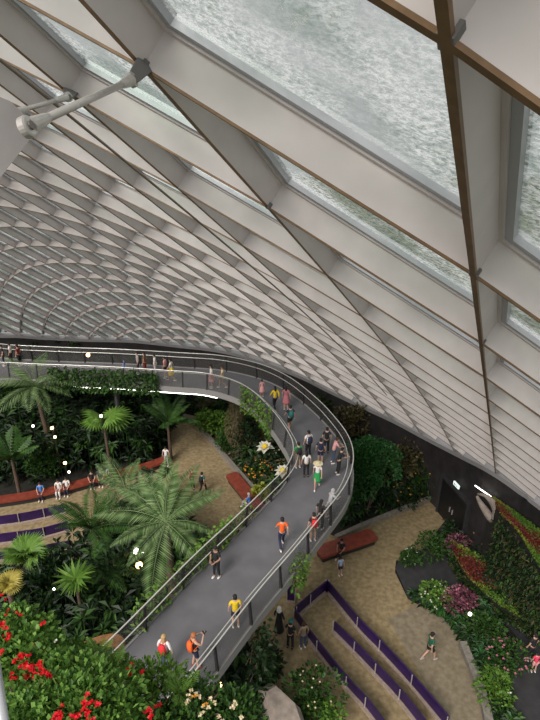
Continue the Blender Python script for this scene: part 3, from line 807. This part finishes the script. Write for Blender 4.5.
flower_bush(far(54, 698, 5.2), .5, .45, .32, 1500, .10, .08, 'g_begonia', 'begonia bush with the largest red flower clusters', 203,
    fls([(50, 680), (56, 687), (60, 694), (70, 691), (75, 696), (48, 699), (45, 671), (38, 668), (32, 672), (66, 699), (42, 686), (80, 700), (62, 684), (36, 680)], 4.8))
flower_bush(far(54, 668, 6.0), .45, .45, .26, 1100, .09, .07, 'g_begonia', 'leafy begonia bush with white buds', 204,
    fls([(64, 672), (96, 672), (55, 640), (88, 655)], 5.55, 'f_white', .03, 2)+fls([(40, 650), (33, 648), (48, 656)], 5.55, s=.055, n=2))
flower_bush(far(92, 712, 4.7), .45, .4, .28, 1200, .09, .05, 'g_begonia', 'bright leafy bush at the bottom with red blooms', 205,
    fls([(86, 710), (90, 716), (60, 712), (150, 712), (94, 706), (88, 700), (75, 718)], 4.35, s=.06))
flower_bush(far(30, 722, 4.6), .45, .4, .28, 1200, .09, .07, 'g_begonia', 'leafy bush at the very bottom left corner', 206, fls([(58, 716), (2, 716)], 4.3, s=.05))
flower_bush(far(114, 694, 5.6), .42, .42, .25, 1500, .09, .035, 'g_light', 'fine-leaved light green bush beside the near end of the walkway', 207,
    fls([(131, 668), (142, 671), (131, 676)], 5.2, s=.05, n=2))
flower_bush(far(148, 700, 5.3), .42, .4, .24, 1400, .09, .035, 'g_light', 'ferny green bush in front of the blonde woman', 208,
    fls([(152, 711), (158, 708)], 4.9, s=.05, n=2))
flower_bush(far(192, 712, 5.2), .36, .36, .20, 800, .09, .05, 'g_mid', 'bush with cream and orange blossoms at bottom centre', 209,
    fls([(190, 693), (196, 697), (186, 699), (212, 702), (200, 714), (206, 708)], 4.85, 'f_cream', .05, 2)+fls([(193, 696), (205, 703)], 4.8, 'f_orange', .04, 2))
flower_bush(far(232, 722, 5.2), .3, .34, .18, 650, .09, .05, 'g_mid', 'smaller cream-flowered bush at the right end of the near bed', 210,
    fls([(233, 703), (236, 706), (240, 720), (222, 717)], 4.85, 'f_cream', .05, 2))
flower_bush(far(62, 735, 4.6), .5, .42, .3, 1200, .1, .07, 'g_begonia', 'leafy bush below the large red flower clusters', 211)
flower_bush(far(132, 735, 4.9), .5, .42, .25, 1200, .09, .05, 'g_begonia', 'leafy bush at the bottom edge left of the cream blossoms', 212)
# fern sprays at the top of the near bed
for (x, y, t, lb, sd) in ((98, 655, 5.6, 'small fern spray by the walkway railing end', 1), (180, 690, 5.2, 'small fern spray right of the blonde woman', 2), (112, 668, 5.5, 'small fern spray just left of the walkway deck', 3)):
    palm(far(x, y, t)-Z*.2, .15, (0, 0), fr(.26, 14, .014, .07, .35, 'g_light'), 7, lb, .015, name='fern', cat='fern', up=(5, 60), seed=sd)
# ledge holding the near bed
mb = MB()
mb.prism([(-4.2, 4.1), (-2.5, 4.05), (-1.2, 3.75), (.1, 3.3), (.3, 1.5), (-4.2, 1.5)], 13.4, 14.35)
tag(mb.build('planter', M['soil']), 'dark soil planter ledge holding the near flowers', 'planter')
# pale rail in the lower left corner
mb = MB(); mb.tube([far(-6, 655, 3.4), far(5, 735, 2.9)], .03, 10)
tag(mb.build('handrail', M['bar'], None, True), 'grey steel handrail at the bottom left corner', 'handrail')

# curved timber planter edge
P = catmull([at(60, 662, 3), at(74, 650, 3), at(90, 642, 3), at(106, 637, 3), at(117, 637, 3), at(122, 643, 3)], 5)
mb = MB(); rr = []
for k, p in enumerate(P):
    t = (P[min(k+1, len(P)-1)]-P[max(k-1, 0)]).normalized(); s = Vector((-t.y, t.x, 0))*.12
    q = Vector((p.x, p.y, 0)); rr.append([q-s, q+s, q+s+Z*3, q-s+Z*3])
mb.sweep(rr); tag(mb.build('planter', M['timber']), 'curved brown timber planter edge behind the begonias', 'planter')

# rock slab under the walkway
rk = [at(258, 690, 1.3), at(272, 682, 1.3), at(300, 708, 1.3), at(312, 742, 1.3), at(282, 748, 1.3)]
mb = MB(); n0 = len(rk); cen = sum(rk, Vector())/n0
mb.sweep([[Vector((p.x, p.y, -.05))*1 for p in rk], [p for p in rk], [lerp(p, cen, .35)+Z*.35 for p in rk]])
tag(mb.build('rock_slab', M['rock']), 'pale brown angular rock slab at the bottom under the walkway edge', 'rock')

# red and green planted ribbons (raised carpet beds)
def carpet(top, bot, label, seed):
    T = catmull([at(x, y, z) for x, y, z in top], 5); B = catmull([at(x, y, z) for x, y, z in bot], 5)
    b0 = T[0]*1; b0.z = 0
    e = empty('planted_ribbon', b0, 0, label, 'planting')
    mb = MB(); rr = []
    for a, b in zip(T, B): rr.append([Vector((a.x, a.y, 0))-b0, a-b0, b-b0, Vector((b.x, b.y, 0))-b0])
    mb.sweep(rr); mb.build('bed', M['soil'], e)
    r = random.Random(seed); fm = MB()
    for k in range(5200):
        f = r.uniform(0, len(T)-1.001); i = int(f); f -= i; g = r.random()
        p = lerp(lerp(T[i], T[i+1], f), lerp(B[i], B[i+1], f), g)-b0
        ph = sin(p.x*2.3+seed)+sin(p.y*2.9+p.x*1.3)+.5*sin(g*9+p.x*4)
        ph += r.uniform(-1.1, 1.1)
        mi = 0 if (.2+.1*ph < g < .8+.1*ph and ph > -1.0) else (1 if ph > -.3 else 2)
        d = Vector((r.uniform(-1, 1), r.uniform(-1, 1), 1.0)); fm.leaf(p+Z*.02, d, .12, .09, mi, side=d.cross(rv(r)))
    fm2 = MB()
    for k in range(2600):
        f = r.uniform(0, len(B)-1.001); i = int(f); f -= i
        q = lerp(B[i], B[i+1], f); n_ = Vector((-B[-1].y+B[0].y, B[-1].x-B[0].x, 0)).normalized()
        if n_.y > 0: n_ = -n_
        q = Vector((q.x, q.y, q.z*r.random()))-b0+n_*r.uniform(.02, .35); mi = r.choice((0, 0, 0, 1, 2))
        fm2.leaf(q, n_+rv(r)*.9, .2*r.uniform(.7, 1.4), .09, mi)
    c2_ = fm2.build('bank_planting', [M['g_dark'], M['g_mid'], M['g_brown']], e); c2_['kind'] = 'stuff'
    c = fm.build('leaf_carpet', [M['g_redleaf'], M['g_yg'], M['g_light']], e); c['kind'] = 'stuff'
def onwall(px, py, off):     # point on the vertical plane a little in front of the wall
    w_, t_ = wall_pt(px, py); n_ = Vector((t_.y, -t_.x, 0)); q = w_+n_*off; d = ray(px, py)
    t = (q.x*n_.x+q.y*n_.y)/(d.x*n_.x+d.y*n_.y); p = Vector((0, 0, CAMZ))+d*t; return (px, py, max(.3, p.z))
carpet([(451, 541, .8), (470, 551, .9), (493, 562, 1.0), (512, 574, 1.0), (530, 597, 1.0), (545, 618, 1.0), (575, 645, 1.0)],
       [(455, 556, .3), (466, 575, .3), (480, 590, .3), (499, 606, .3), (519, 618, .3), (540, 631, .3), (575, 665, .3)], 'lower curved ribbon of red and lime planting', 1)
carpet([onwall(492, 498, .5), onwall(505, 506, .5), onwall(520, 516, .5), onwall(540, 531, .5), onwall(556, 545, .5)],
       [onwall(502, 516, 1.5), onwall(516, 530, 1.7), onwall(529, 550, 1.9), onwall(541, 570, 2.1), onwall(556, 592, 2.2)], 'upper ribbon of red and lime planting at the right edge', 2)

# pale spiral sculpture near the door
P = catmull([at(*onwall(x, y, .7)) for x, y in ((478, 494), (486, 496), (493, 503), (497, 512), (493, 519), (486, 511), (480, 502), (477, 496))], 6)
b0 = Vector((P[24].x, P[24].y, 0)); mb = MB()
mb.tube([p-b0 for p in P], [.05+.17*sin(pi*(k+3)/(len(P)+6))**2 for k in range(len(P))], 8)
e = empty('sculpture', b0, 0, 'pale curled ring-like sculpture beside the dark door', 'sculpture')
mb.build('curl', M['rock'], e, True)
mb = MB(); mb.tube([(0, 0, 0), (0, 0, P[24].z)], .06, 8); mb.build('stand', M['post'], e)

# giant white flowers
def lily(c, zt, label, seed, s=1.0, m='f_white'):
    e = empty('giant_flower', (c.x, c.y, 0), 0, label, 'flower'); r = random.Random(seed)
    mb = MB(); mb.tube([(0, 0, 0), (.05, 0, zt*.5), (0, 0, zt)], .04, 6); mb.build('stem', M['g_mid'], e)
    mb = MB()
    for k in range(16):
        a = k*2.4; d = Vector((cos(a), sin(a), .25+.5*(k % 3))); mb.leaf(Vector((0, 0, zt)), d, .42*s, .26*s, 0, side=Vector((-sin(a), cos(a), 0)), droop=.3)
    mb.build('petals', M[m], e)
    mb = MB(); mb.blob((0, 0, zt+.1), (.12*s, .12*s, .14*s)); mb.build('flower_centre', M['yellow'], e, True)
lily(at(265, 448, 1.7), 1.7, 'giant white flower with yellow centre inside the bend', 1, 1.5)
lily(at(283, 472, 1.5), 1.5, 'giant white flower next to the inner railing of the bend', 2, 1.4)

# lamps
def lamp(px, py, z, m, label, s=.11):
    p = at(px, py, z); e = empty('garden_lamp', (p.x, p.y, 0), 0, label, 'lamp')
    mb = MB(); mb.tube([(0, 0, 0), (0, 0, z-s)], .02, 6); mb.build('pole', M['post'], e)
    mb = MB(); mb.blob((0, 0, z), (s, s, s)); mb.build('bulb', M[m], e, True)
for a in [(88, 355, 5.9, 'warm', 'added warm glow for an orange-lit plant behind the far walkway at left', .14), (101, 416, 4.9, 'white_lamp', 'white lamp above the pale fan palm', .09), (33, 426, 3.6, 'white_lamp', 'small white lamp in the dark left trees', .08),  # first entry: glowing ball added for an orange-lit plant, not a lamp
          (65, 463, 1.6, 'warm', 'yellow lamp above the left bench', .1), (69, 472, 1.3, 'white_lamp', 'small white lamp beside the yellow lamp', .07), (52, 428, 3.4, 'warm', 'upper orange lamp by the leaning palm trunk', .1), (55, 437, 3, 'warm', 'lower orange lamp by the leaning palm trunk', .09),
          (136, 551, 3.4, 'white_lamp', 'white lamp beneath the large feathery palm', .13), (139, 565, 3.2, 'warm', 'warm lamp beneath the large feathery palm', .15), (143, 553, 3.3, 'white_lamp', 'tiny white lamp right of the white one under the large palm', .05),
          (219, 685, 3.6, 'warm', 'warm lamp below the near walkway edge', .1), (470, 614, .9, 'white_lamp', 'white lamp beside the plum shrub', .08), (527, 582, 1.6, 'warm', 'warm lamp at the right edge behind the red ribbon', .09),
          (54, 589, 2.8, 'white_lamp', 'tiny white lamp left of the star-leaved palm', .05)]:
    lamp(*a[:5], a[5])
mb = MB(); p = at(507, 690, .6); mb.box((0, 0, .45), (.3, .04, .24), 0, Matrix.Rotation(.6, 3, 'X')); mb.tube([(0, 0, 0), (0, 0, .4)], .02, 6)
tag(mb.build('plant_sign', M['sign'] if False else M['white'], None, False, Vector((p.x, p.y, 0))), 'small white plant label board in the right planting', 'sign')

# ------------------------------------------------------------------ people
def skin_mesh(name, verts, edges, radii, m, parent, roots=(0,), sub=1):
    me = bpy.data.meshes.new(name+'_g'); me.from_pydata([tuple(v) for v in verts], edges, [])
    o = bpy.data.objects.new(name+'_g', me); COL.objects.link(o)
    sk = o.modifiers.new('s', 'SKIN'); sk.use_smooth_shade = True
    for i, r in enumerate(radii):
        sv = me.skin_vertices[0].data[i]; sv.radius = (r, r) if not isinstance(r, tuple) else r; sv.use_root = i in roots
    sb = o.modifiers.new('u', 'SUBSURF'); sb.levels = sub; sb.render_levels = sub
    dg = bpy.context.evaluated_depsgraph_get(); ev = o.evaluated_get(dg)
    nm = bpy.data.meshes.new_from_object(ev); nm.name = name
    bpy.data.objects.remove(o); bpy.data.meshes.remove(me)
    nm.materials.clear(); nm.materials.append(m)
    q = bpy.data.objects.new(name, nm); COL.objects.link(q); q.parent = parent
    return q
POSES = {
 'stand': dict(armL=((.24, -.02, 1.17), (.26, .06, .93)), armR=((-.24, -.02, 1.17), (-.26, .06, .93)), legL=((.10, .03, .50), (.11, -.02, .09)), legR=((-.10, .03, .50), (-.11, -.02, .09))),
 'walk': dict(armL=((.23, -.12, 1.18), (.24, -.10, .94)), armR=((-.23, .10, 1.18), (-.23, .26, 1.00)), legL=((.10, .20, .52), (.10, .26, .10)), legR=((-.10, .02, .50), (-.10, -.30, .14))),
 'photo': dict(armL=((.25, .16, 1.25), (.07, .34, 1.42)), armR=((-.25, .16, 1.25), (-.07, .34, 1.42)), legL=((.10, .03, .50), (.12, .02, .09)), legR=((-.10, .03, .50), (-.12, -.06, .09))),
 'lean': dict(armL=((.24, .16, 1.16), (.16, .40, 1.12)), armR=((-.24, .16, 1.16), (-.16, .40, 1.12)), legL=((.10, .00, .50), (.11, -.10, .09)), legR=((-.10, .03, .50), (-.11, -.05, .09)), bend=.10),
 'hold': dict(armL=((.24, .04, 1.15), (.10, .27, 1.10)), armR=((-.24, .04, 1.15), (-.12, .27, 1.08)), legL=((.10, .03, .50), (.11, .04, .09)), legR=((-.10, .03, .50), (-.11, -.06, .09))),
 'sit': dict(armL=((.23, .10, .73), (.14, .32, .60)), armR=((-.23, .10, .73), (-.14, .32, .60)), legL=((.10, .42, .47), (.11, .40, .08)), legR=((-.10, .42, .47), (-.12, .44, .08)), drop=.44),
}
def person(loc, yaw, h, pose, label, skin='skin', hair='h_black', hairlong=0, top='white', topkind='tee', bottom='black', botkind='trousers', shoe='white', hat=None, group=None, child=False):
    P = POSES[pose]; drop = P.get('drop', 0); bd = P.get('bend', 0)
    e = empty('person', loc, yaw, label, 'person', group); sc = h/1.70*((.80 if loc[1] < 22 else .86) if loc[2] > 1 else .90); e.scale = (sc, sc, sc)
    def up(z): return z-drop
    pelvis = Vector((0, 0, up(.94))); waist = Vector((0, bd*.3, up(1.10))); chest = Vector((0, bd*.8, up(1.28))); nb = Vector((0, bd*1.3, up(1.42))); nk = Vector((0, .01+bd*1.5, up(1.49)))
    h1 = Vector((0, .03+bd*1.7, up(1.545))); h2 = Vector((0, .025+bd*1.8, up(1.60))); h3 = Vector((0, .01+bd*1.8, up(1.66)))
    sh = lambda s: Vector((s*.165, bd*1.2, up(1.38)))
    hip = lambda s: Vector((s*.085, 0, up(.90)))
    V = [pelvis, waist, chest, nb, nk, h1, h2, h3]; Rr = [(.112, .085), (.100, .080), (.125, .095), (.075, .07), .048, .068, .083, .060]
    E_ = [(0, 1), (1, 2), (2, 3), (3, 4), (4, 5), (5, 6), (6, 7)]; roots = [0]
    V.append(h2+Vector((0, .092, -.015))); Rr.append(.013); E_.append((6, 8))
    limbs = {}
    for s, arm, leg in ((1, P['armL'], P['legL']), (-1, P['armR'], P['legR'])):
        el = Vector(arm[0]); wr = Vector(arm[1])
        if pose == 'sit': pass
        if bd: el.y += bd; wr.y += bd
        a = len(V); d = (wr-el).normalized(); pm = wr+d*.06
        V += [sh(s), el, wr, pm]; Rr += [.056, .040, .027, (.026, .034)]; E_ += [(3, a), (a, a+1), (a+1, a+2), (a+2, a+3)]
        # fingers: five short bent chains rooted inside the palm
        side = d.cross(Z).normalized() if abs(d.z) < .9 else Vector((0, 1, 0)); inn = Vector((-s, 0, 0))
        for f in range(4):
            off = side*(f-1.5)*.019; L = (.062, .075, .070, .052)[f]; b = len(V)
            V += [pm+off*.8, pm+off+d*(.02+L*.55), pm+off+d*(.02+L*.9)+inn*L*.35]; Rr += [.009, .0085, .007]; E_ += [(b, b+1), (b+1, b+2)]; roots.append(b)
        b = len(V); V += [pm-d*.03, pm-d*.01+side*-.045+inn*.01, pm+d*.02+side*-.055+inn*.02]; Rr += [.010, .010, .008]; E_ += [(b, b+1), (b+1, b+2)]; roots.append(b)
        kn = Vector(leg[0]); an = Vector(leg[1]); a2 = len(V)
        V += [hip(s), lerp(hip(s), kn, .45), kn, lerp(kn, an, .4), an, an+Vector((0, .13, -.05))]; Rr += [.088, .078, .055, .052, .036, (.036, .026)]
        E_ += [(0, a2), (a2, a2+1), (a2+1, a2+2), (a2+2, a2+3), (a2+3, a2+4), (a2+4, a2+5)]
        limbs[s] = (sh(s), el, wr, hip(s), kn, an)
    skin_mesh('body', V, E_, Rr, M[skin], e, roots)
    # face
    mb = MB()
    for s in (-1, 1): mb.blob(h2+Vector((s*.032, .078, .008)), (.012, .008, .008), 0, None, 6, 4)
    mb.build('eyes', M['eye'], e, True)
    mb = MB(); mb.box(h1+Vector((0, .064, -.006)), (.042, .012, .011)); mb.build('mouth', M['lip'], e)
    mb = MB()
    for s in (-1, 1): mb.blob(h2+Vector((s*.085, -.002, -.01)), (.012, .02, .03), 0, None, 6, 4)
    mb.build('ears', M[skin], e, True)
    # hair
    mb = MB(); mb.blob(h2+Vector((0, -.016, .036)), (.094, .105, .082), 0, None, 10, 6)
    mb.blob(h2+Vector((0, -.045, -.02)), (.086, .072, .085), 0, None, 10, 6)
    if hairlong == 1: mb.blob(h2+Vector((0, -.07, -.12)), (.085, .055, .16), 0, None, 8, 6)
    if hairlong == 2: mb.blob(h2+Vector((0, -.09, .06)), (.045, .045, .045)); mb.tube([h2+Vector((0, -.10, .05)), h2+Vector((0, -.16, -.02)), h2+Vector((0, -.15, -.16))], [.03, .032, .012], 6)
    mb.build('hair', M[hair], e, True)
    # top
    if topkind:
        g = .014; V2 = [lerp(pelvis, waist, -.45), waist, chest, nb-Z*.015]; R2 = [(.152, .128), (.130, .108), (.138, .110), (.082, .078)]; E2 = [(0, 1), (1, 2), (2, 3)]
        for s in (1, -1):
            S_, el, wr, hp, kn, an = limbs[s]; a = len(V2); V2 += [S_]; R2 += [.068]; E2 += [(3, a)]
            if topkind in ('tee', 'dress'): V2 += [lerp(S_, el, .72)]; R2 += [.060]; E2 += [(a, a+1)]
            elif topkind == 'long': V2 += [el, lerp(el, wr, .9)]; R2 += [.052, .040]; E2 += [(a, a+1), (a+1, a+2)]
            elif topkind == 'vest': R2[-1] = .060; V2[-1] = lerp(nb, S_, .7)
        skin_mesh('shirt', V2, E2, R2, M[top], e)
    # bottom
    if botkind in ('trousers', 'shorts'):
        V3 = [pelvis+Z*.07]; R3 = [(.140, .115)]; E3 = []
        for s in (1, -1):
            S_, el, wr, hp, kn, an = limbs[s]; a = len(V3)
            if botkind == 'trousers': V3 += [hp, lerp(hp, kn, .5), kn, lerp(kn, an, .45), lerp(kn, an, .94)]; R3 += [.100, .090, .070, .064, .052]; E3 += [(0, a)]+[(a+k, a+k+1) for k in range(4)]
            else: V3 += [hp, lerp(hp, kn, .5), lerp(hp, kn, .85)]; R3 += [.102, .094, .086]; E3 += [(0, a), (a, a+1), (a+1, a+2)]
        skin_mesh(botkind, V3, E3, R3, M[bottom], e)
    else:
        zt = up(1.06); zb = up({'skirt': .52, 'long_skirt': .14}[botkind]); wb = .25 if botkind == 'skirt' else .24
        mb = MB(); rr = []
        for k in range(7):
            t = k/6; rx = lerp(.135, wb, t**.8); ry = lerp(.11, wb*.9, t**.8)
            rr.append([Vector((rx*cos(a*pi/8)*(1+.06*(a % 2)*t), ry*sin(a*pi/8)*(1+.06*(a % 2)*t), lerp(zt, zb, t))) for a in range(16)])
        mb.sweep(rr); mb.build('skirt', M[bottom], e, True)
    for s in (1, -1):
        an = limbs[s][5]; mb = MB(); mb.blob(an+Vector((0, .06, -.045)), (.05, .135, .045), 0, None, 10, 6); mb.build('shoe', M[shoe], e, True)
    if hat:
        hm, kind = hat; mb = MB()
        if kind == 'sun':
            rr = []
            for (r0, z) in ((.27, .02), (.11, .045), (.10, .12), (.05, .14)): rr.append([h2+Vector((r0*cos(a*pi/8), r0*sin(a*pi/8), z)) for a in range(16)])
            mb.sweep(rr)
        elif kind == 'cap':
            mb.blob(h2+Vector((0, 0, .05)), (.105, .115, .075), 0, None, 12, 6); mb.box(h2+Vector((0, .13, .05)), (.14, .10, .015))
        else:
            mb.blob(h2+Vector((0, -.02, .02)), (.112, .115, .12), 0, None, 12, 8); mb.blob(h2+Vector((0, -.03, -.13)), (.13, .12, .12), 0, None, 12, 8)
        mb.build('hat' if kind != 'scarf' else 'headscarf', M[hm], e, kind != 'sun')
    return e
def backpack(pe, m, label, drop=0, front=False, s=1.0):
    e = empty('backpack', pe.location, pe.rotation_euler.z, label, 'bag'); e.scale = pe.scale
    sg = 1 if front else -1
    mb = MB(); R_ = []
    for (z, w, d) in ((.98, .11, .05), (1.02, .145, .085), (1.2, .15, .095), (1.33, .13, .08), (1.39, .08, .04)):
        z -= drop; y = sg*(.125+d*.55)
        R_.append([Vector((w*s*cos(a*pi/6), y+d*s*sin(a*pi/6), z)) for a in range(12)])
    mb.sweep(R_); mb.build('bag_body', M[m], e, True)
    mb = MB()
    for x in (-.10, .10): mb.tube([(x, sg*.13, 1.36-drop), (x*.95, 0, 1.47-drop), (x, -sg*.135, 1.33-drop), (x*1.15, -sg*.12, 1.15-drop), (x*1.3, sg*.10, 1.04-drop)], .014, 5)
    mb.build('strap', M[m], e)
def phone(pe, label, drop=0):
    e = empty('camera', pe.location, pe.rotation_euler.z, label, 'camera'); e.scale = pe.scale
    mb = MB(); mb.box((0, .39, 1.46), (.13, .05, .085)); mb.tube([(0, .41, 1.46), (0, .50, 1.46)], .032, 10); mb.build('camera_body', M['black'], e)

W = WZ+.0; G = .05
def PA(px, py, z, yaw, h, pose, label, **k):
    return person(at(px, py, z), radians(yaw), h, pose, label, **k)
# yaw: 0 faces away from the camera (+Y), 180 faces it, positive turns left
a = PA(167, 669, W, -20, 1.66, 'stand', 'blonde woman in white top and jeans on the near walkway', hair='h_blonde', hairlong=1, top='white', topkind='long', bottom='denim', shoe='black')
backpack(a, 'redc', 'red backpack on the blonde woman')
a = PA(196, 667, W, -55, 1.66, 'photo', 'red-haired woman in black taking a photo beside the outer railing', hair='h_red', hairlong=0, top='black', topkind='vest', bottom='navy', botkind='shorts', shoe='maroon')
backpack(a, 'orange', 'orange backpack on the red-haired woman'); phone(a, 'dark camera held up by the red-haired woman')
PA(236, 627, W, 10, 1.62, 'stand', 'black-haired person in bright yellow tee on the near walkway', top='yellow', bottom='black', botkind='shorts', shoe='white')
PA(217, 577, W, 150, 1.66, 'hold', 'person in black with white shoes near the inner railing', top='black', bottom='black', skin='skin2')
a = PA(282, 548, W, 10, 1.70, 'walk', 'person in orange tee and navy trousers mid walkway', top='orange', bottom='navy')
a = PA(313, 541, W, 10, 1.60, 'stand', 'person in black tee and shorts carrying a red backpack', top='black', bottom='khaki', botkind='shorts')
backpack(a, 'redc', 'red backpack next to the outer railing')
PA(320, 529, W, -40, 1.68, 'stand', 'black-haired person in black beside the outer railing', top='black', bottom='black', shoe='white', hairlong=1)
PA(329, 518, W, -50, 1.62, 'lean', 'person in pale grey headscarf leaning on the outer railing', top='grey', topkind='long', bottom='grey', hat=('grey', 'scarf'))
PA(317, 488, W, 170, 1.62, 'walk', 'woman in green skirt and wide white sun hat', hair='h_brown', top='white', topkind='tee', bottom='green', botkind='skirt', hat=('cream', 'sun'))
PA(306, 477, W, 5, 1.64, 'stand', 'woman with long black hair, white shirt and black trousers', hairlong=1, top='white', bottom='black', shoe='black')
a = PA(298, 468, W, 15, 1.66, 'stand', 'person in green shirt by the inner railing of the bend', top='green', bottom='khaki', botkind='shorts'); backpack(a, 'black', 'black backpack over a green shirt')
a = PA(308, 457, W, 25, 1.74, 'stand', 'man in white shirt and black trousers facing the bend', top='white', bottom='black', shoe='black'); backpack(a, 'navy', 'navy backpack over a white shirt')
PA(320, 464, W, -10, 1.66, 'stand', 'person in navy shirt walking behind the green skirt', top='navy', bottom='navy', botkind='shorts')
PA(326, 453, W, 0, 1.70, 'stand', 'person dressed all in black behind the navy shirt', top='black', bottom='black', shoe='black')
PA(333, 463, W, -75, 1.62, 'lean', 'person in white and pink leaning at the outer bend', hair='h_brown', top='pink', topkind='tee', bottom='denim')
PA(338, 474, W, -70, 1.64, 'lean', 'person in black leaning on the outer bend railing', top='black', bottom='black', shoe='white')
a = PA(290, 431, W, 20, 1.68, 'walk', 'person in dark shirt and black shorts on the upper bend', top='navy', bottom='black', botkind='shorts', shoe='black'); backpack(a, 'teal', 'teal backpack on the upper bend')
PA(286, 410, W, -20, 1.64, 'stand', 'woman in pink floral dress near the outer railing', hairlong=1, top='floral', bottom='floral', botkind='skirt')
PA(275, 410, W, 25, 1.62, 'walk', 'long-haired woman in yellow top on the upper bend', hairlong=1, top='yellow', topkind='long', bottom='black')
PA(262, 397, W, 30, 1.25, 'stand', 'small girl in pale pink dress on the upper bend', top='pink', bottom='pink', botkind='skirt')
PA(223, 388, W, 100, 1.60, 'walk', 'person in cream yellow top on the far walkway', hair='h_brown', top='cream', bottom='khaki', botkind='shorts')
PA(212, 388, W, 100, 1.70, 'stand', 'woman in white top walking behind the cream top', hairlong=1, top='white', bottom='pink', botkind='skirt')
PA(172, 381, W, 90, 1.66, 'walk', 'person in white top and yellow skirt on the far walkway', top='white', bottom='yellow', botkind='skirt')
PA(166, 378, W, 80, 1.62, 'stand', 'person in pink top right of the white shirt', top='pink', bottom='navy', botkind='shorts')
PA(156, 375, W, 100, 1.60, 'stand', 'person in white shirt alone on the far walkway', top='white', bottom='white')
PA(146, 374, W, 80, 1.68, 'stand', 'person in brown top in the far pair', top='brown', bottom='maroon', hairlong=1)
PA(139, 374, W, 110, 1.72, 'stand', 'tall person in grey and black leading the far pair', top='grey', bottom='black')
PA(125, 372, W, 110, 1.0, 'walk', 'child in blue left of the far pair', top='blue', bottom='blue', botkind='shorts')
for k, (x, y, tp, bt, lb) in enumerate([(5, 374, 'black', 'black', 'person in black at the left edge of the far walkway'), (13, 372, 'white', 'black', 'person in white top at the left end of the far walkway'), (21, 374, 'maroon', 'black', 'person in maroon top at the left end of the far walkway')]):
    PA(x, y-8, W, 120-k*20, 1.66, 'stand', lb, top=tp, bottom=bt)
# plaza
PA(340, 575, G, 200, 1.25, 'stand', 'boy in white and blue tee in front of the plaza bench', top='lblue', bottom='navy', botkind='shorts')
p = at(341, 546, .53); person(Vector((p.x, p.y-.15, G+.0)), radians(150), 1.6, 'sit', 'person in dark clothes sitting on the plaza bench', top='black', bottom='black', hairlong=1, skin='skin2')
PA(428, 660, G, -70, 1.72, 'walk', 'man in dark green tee and black shorts walking across the plaza', top='dgreen', bottom='black', botkind='shorts', shoe='grey')
PA(279, 632, G, -30, 1.62, 'stand', 'person in white headscarf and dark clothes at the terrace corner', top='black', topkind='long', bottom='black', botkind='long_skirt', hat=('white', 'scarf'))
PA(290, 648, G, -20, 1.72, 'stand', 'person in black with teal cap at the terrace corner', top='black', bottom='black', hat=('teal', 'cap'), shoe='black')
PA(303, 648, G, 20, 1.62, 'stand', 'person in khaki top and denim beside the innermost purple barrier', top='khaki', bottom='denim', hair='h_brown')
PA(193, 489, G, 150, 1.62, 'stand', 'person in maroon top on the left paving', top='maroon', bottom='black', shoe='black')
a = PA(203, 493, G, -30, 1.62, 'walk', 'person in teal top on the left paving', top='teal', bottom='black', shoe='black'); backpack(a, 'black', 'black backpack over the teal top')
def sitter(px, py, yaw, lb, h=1.6, z=.5, **k):
    p = at(px, py, z); return person(Vector((p.x, p.y, G)), radians(yaw), h, 'sit', lb, **k)
sitter(249, 502, 60, 'person in blue shirt sitting on the central bench', top='blue', bottom='grey', hair='h_grey')
sitter(41, 491, 190, 'person in blue sitting at the left of the long bench', top='blue', bottom='navy')
sitter(59, 488, 185, 'first of two people in white on the long left bench', top='white', bottom='white')
sitter(67, 486, 185, 'second person in white, nearer the palm, on the long left bench', top='white', bottom='navy', hairlong=1)
sitter(92, 479, 195, 'person in black sitting mid way along the long left bench', top='black', bottom='black')
sitter(101, 477, 190, 'person with pale face and dark shirt right of the black shirt on the long bench', top='navy', bottom='black', hairlong=1)
sitter(110, 474, 190, 'person in grey top on the long left bench', top='grey', bottom='black')
PA(167, 466, G, 170, 1.6, 'stand', 'person in white standing at the right end of the long bench', top='white', bottom='grey')
PA(533, 672, .06, 0, 1.2, 'stand', 'child in pink top on the dark path at right edge', top='hotpink', bottom='pink', botkind='shorts')
PA(529, 660, .06, 20, 1.66, 'stand', 'person in black at the right edge behind the child', top='black', bottom='black')

# ------------------------------------------------------------------ light, camera, view
w = bpy.data.worlds.new('World'); S.world = w; w.use_nodes = True
nt = w.node_tree; bg = nt.nodes['Background']
tc = nt.nodes.new('ShaderNodeTexCoord'); sp_ = nt.nodes.new('ShaderNodeSeparateXYZ'); cr = nt.nodes.new('ShaderNodeValToRGB')
nt.links.new(tc.outputs['Generated'], sp_.inputs[0]); nt.links.new(sp_.outputs['Z'], cr.inputs[0])
cr.color_ramp.elements[0].position = .0; cr.color_ramp.elements[0].color = (.64, .65, .66, 1)
cr.color_ramp.elements[1].position = .6; cr.color_ramp.elements[1].color = (1.0, .985, .985, 1)
nt.links.new(cr.outputs[0], bg.inputs[0]); bg.inputs[1].default_value = .58
sun = bpy.data.lights.new('sun', 'SUN'); sun.energy = 3.1; sun.angle = radians(25); sun.color = (1, .94, .89)
so = bpy.data.objects.new('sun', sun); COL.objects.link(so)
so.rotation_euler = Vector((-.45, -.75, .75)).to_track_quat('Z', 'Y').to_euler()
cam = bpy.data.cameras.new('camera'); co = bpy.data.objects.new('scene_camera', cam); COL.objects.link(co)
co.location = (0, 0, CAMZ); co.rotation_euler = (radians(66), 0, 0)
cam.sensor_fit = 'VERTICAL'; cam.sensor_height = 24; cam.lens = 24*FPX/720; cam.clip_start = .05; cam.clip_end = 600
S.camera = co
S.view_settings.view_transform = 'Standard'; S.view_settings.look = 'None'; S.view_settings.gamma = 1; S.view_settings.use_curve_mapping = False
S.view_settings.exposure = .35
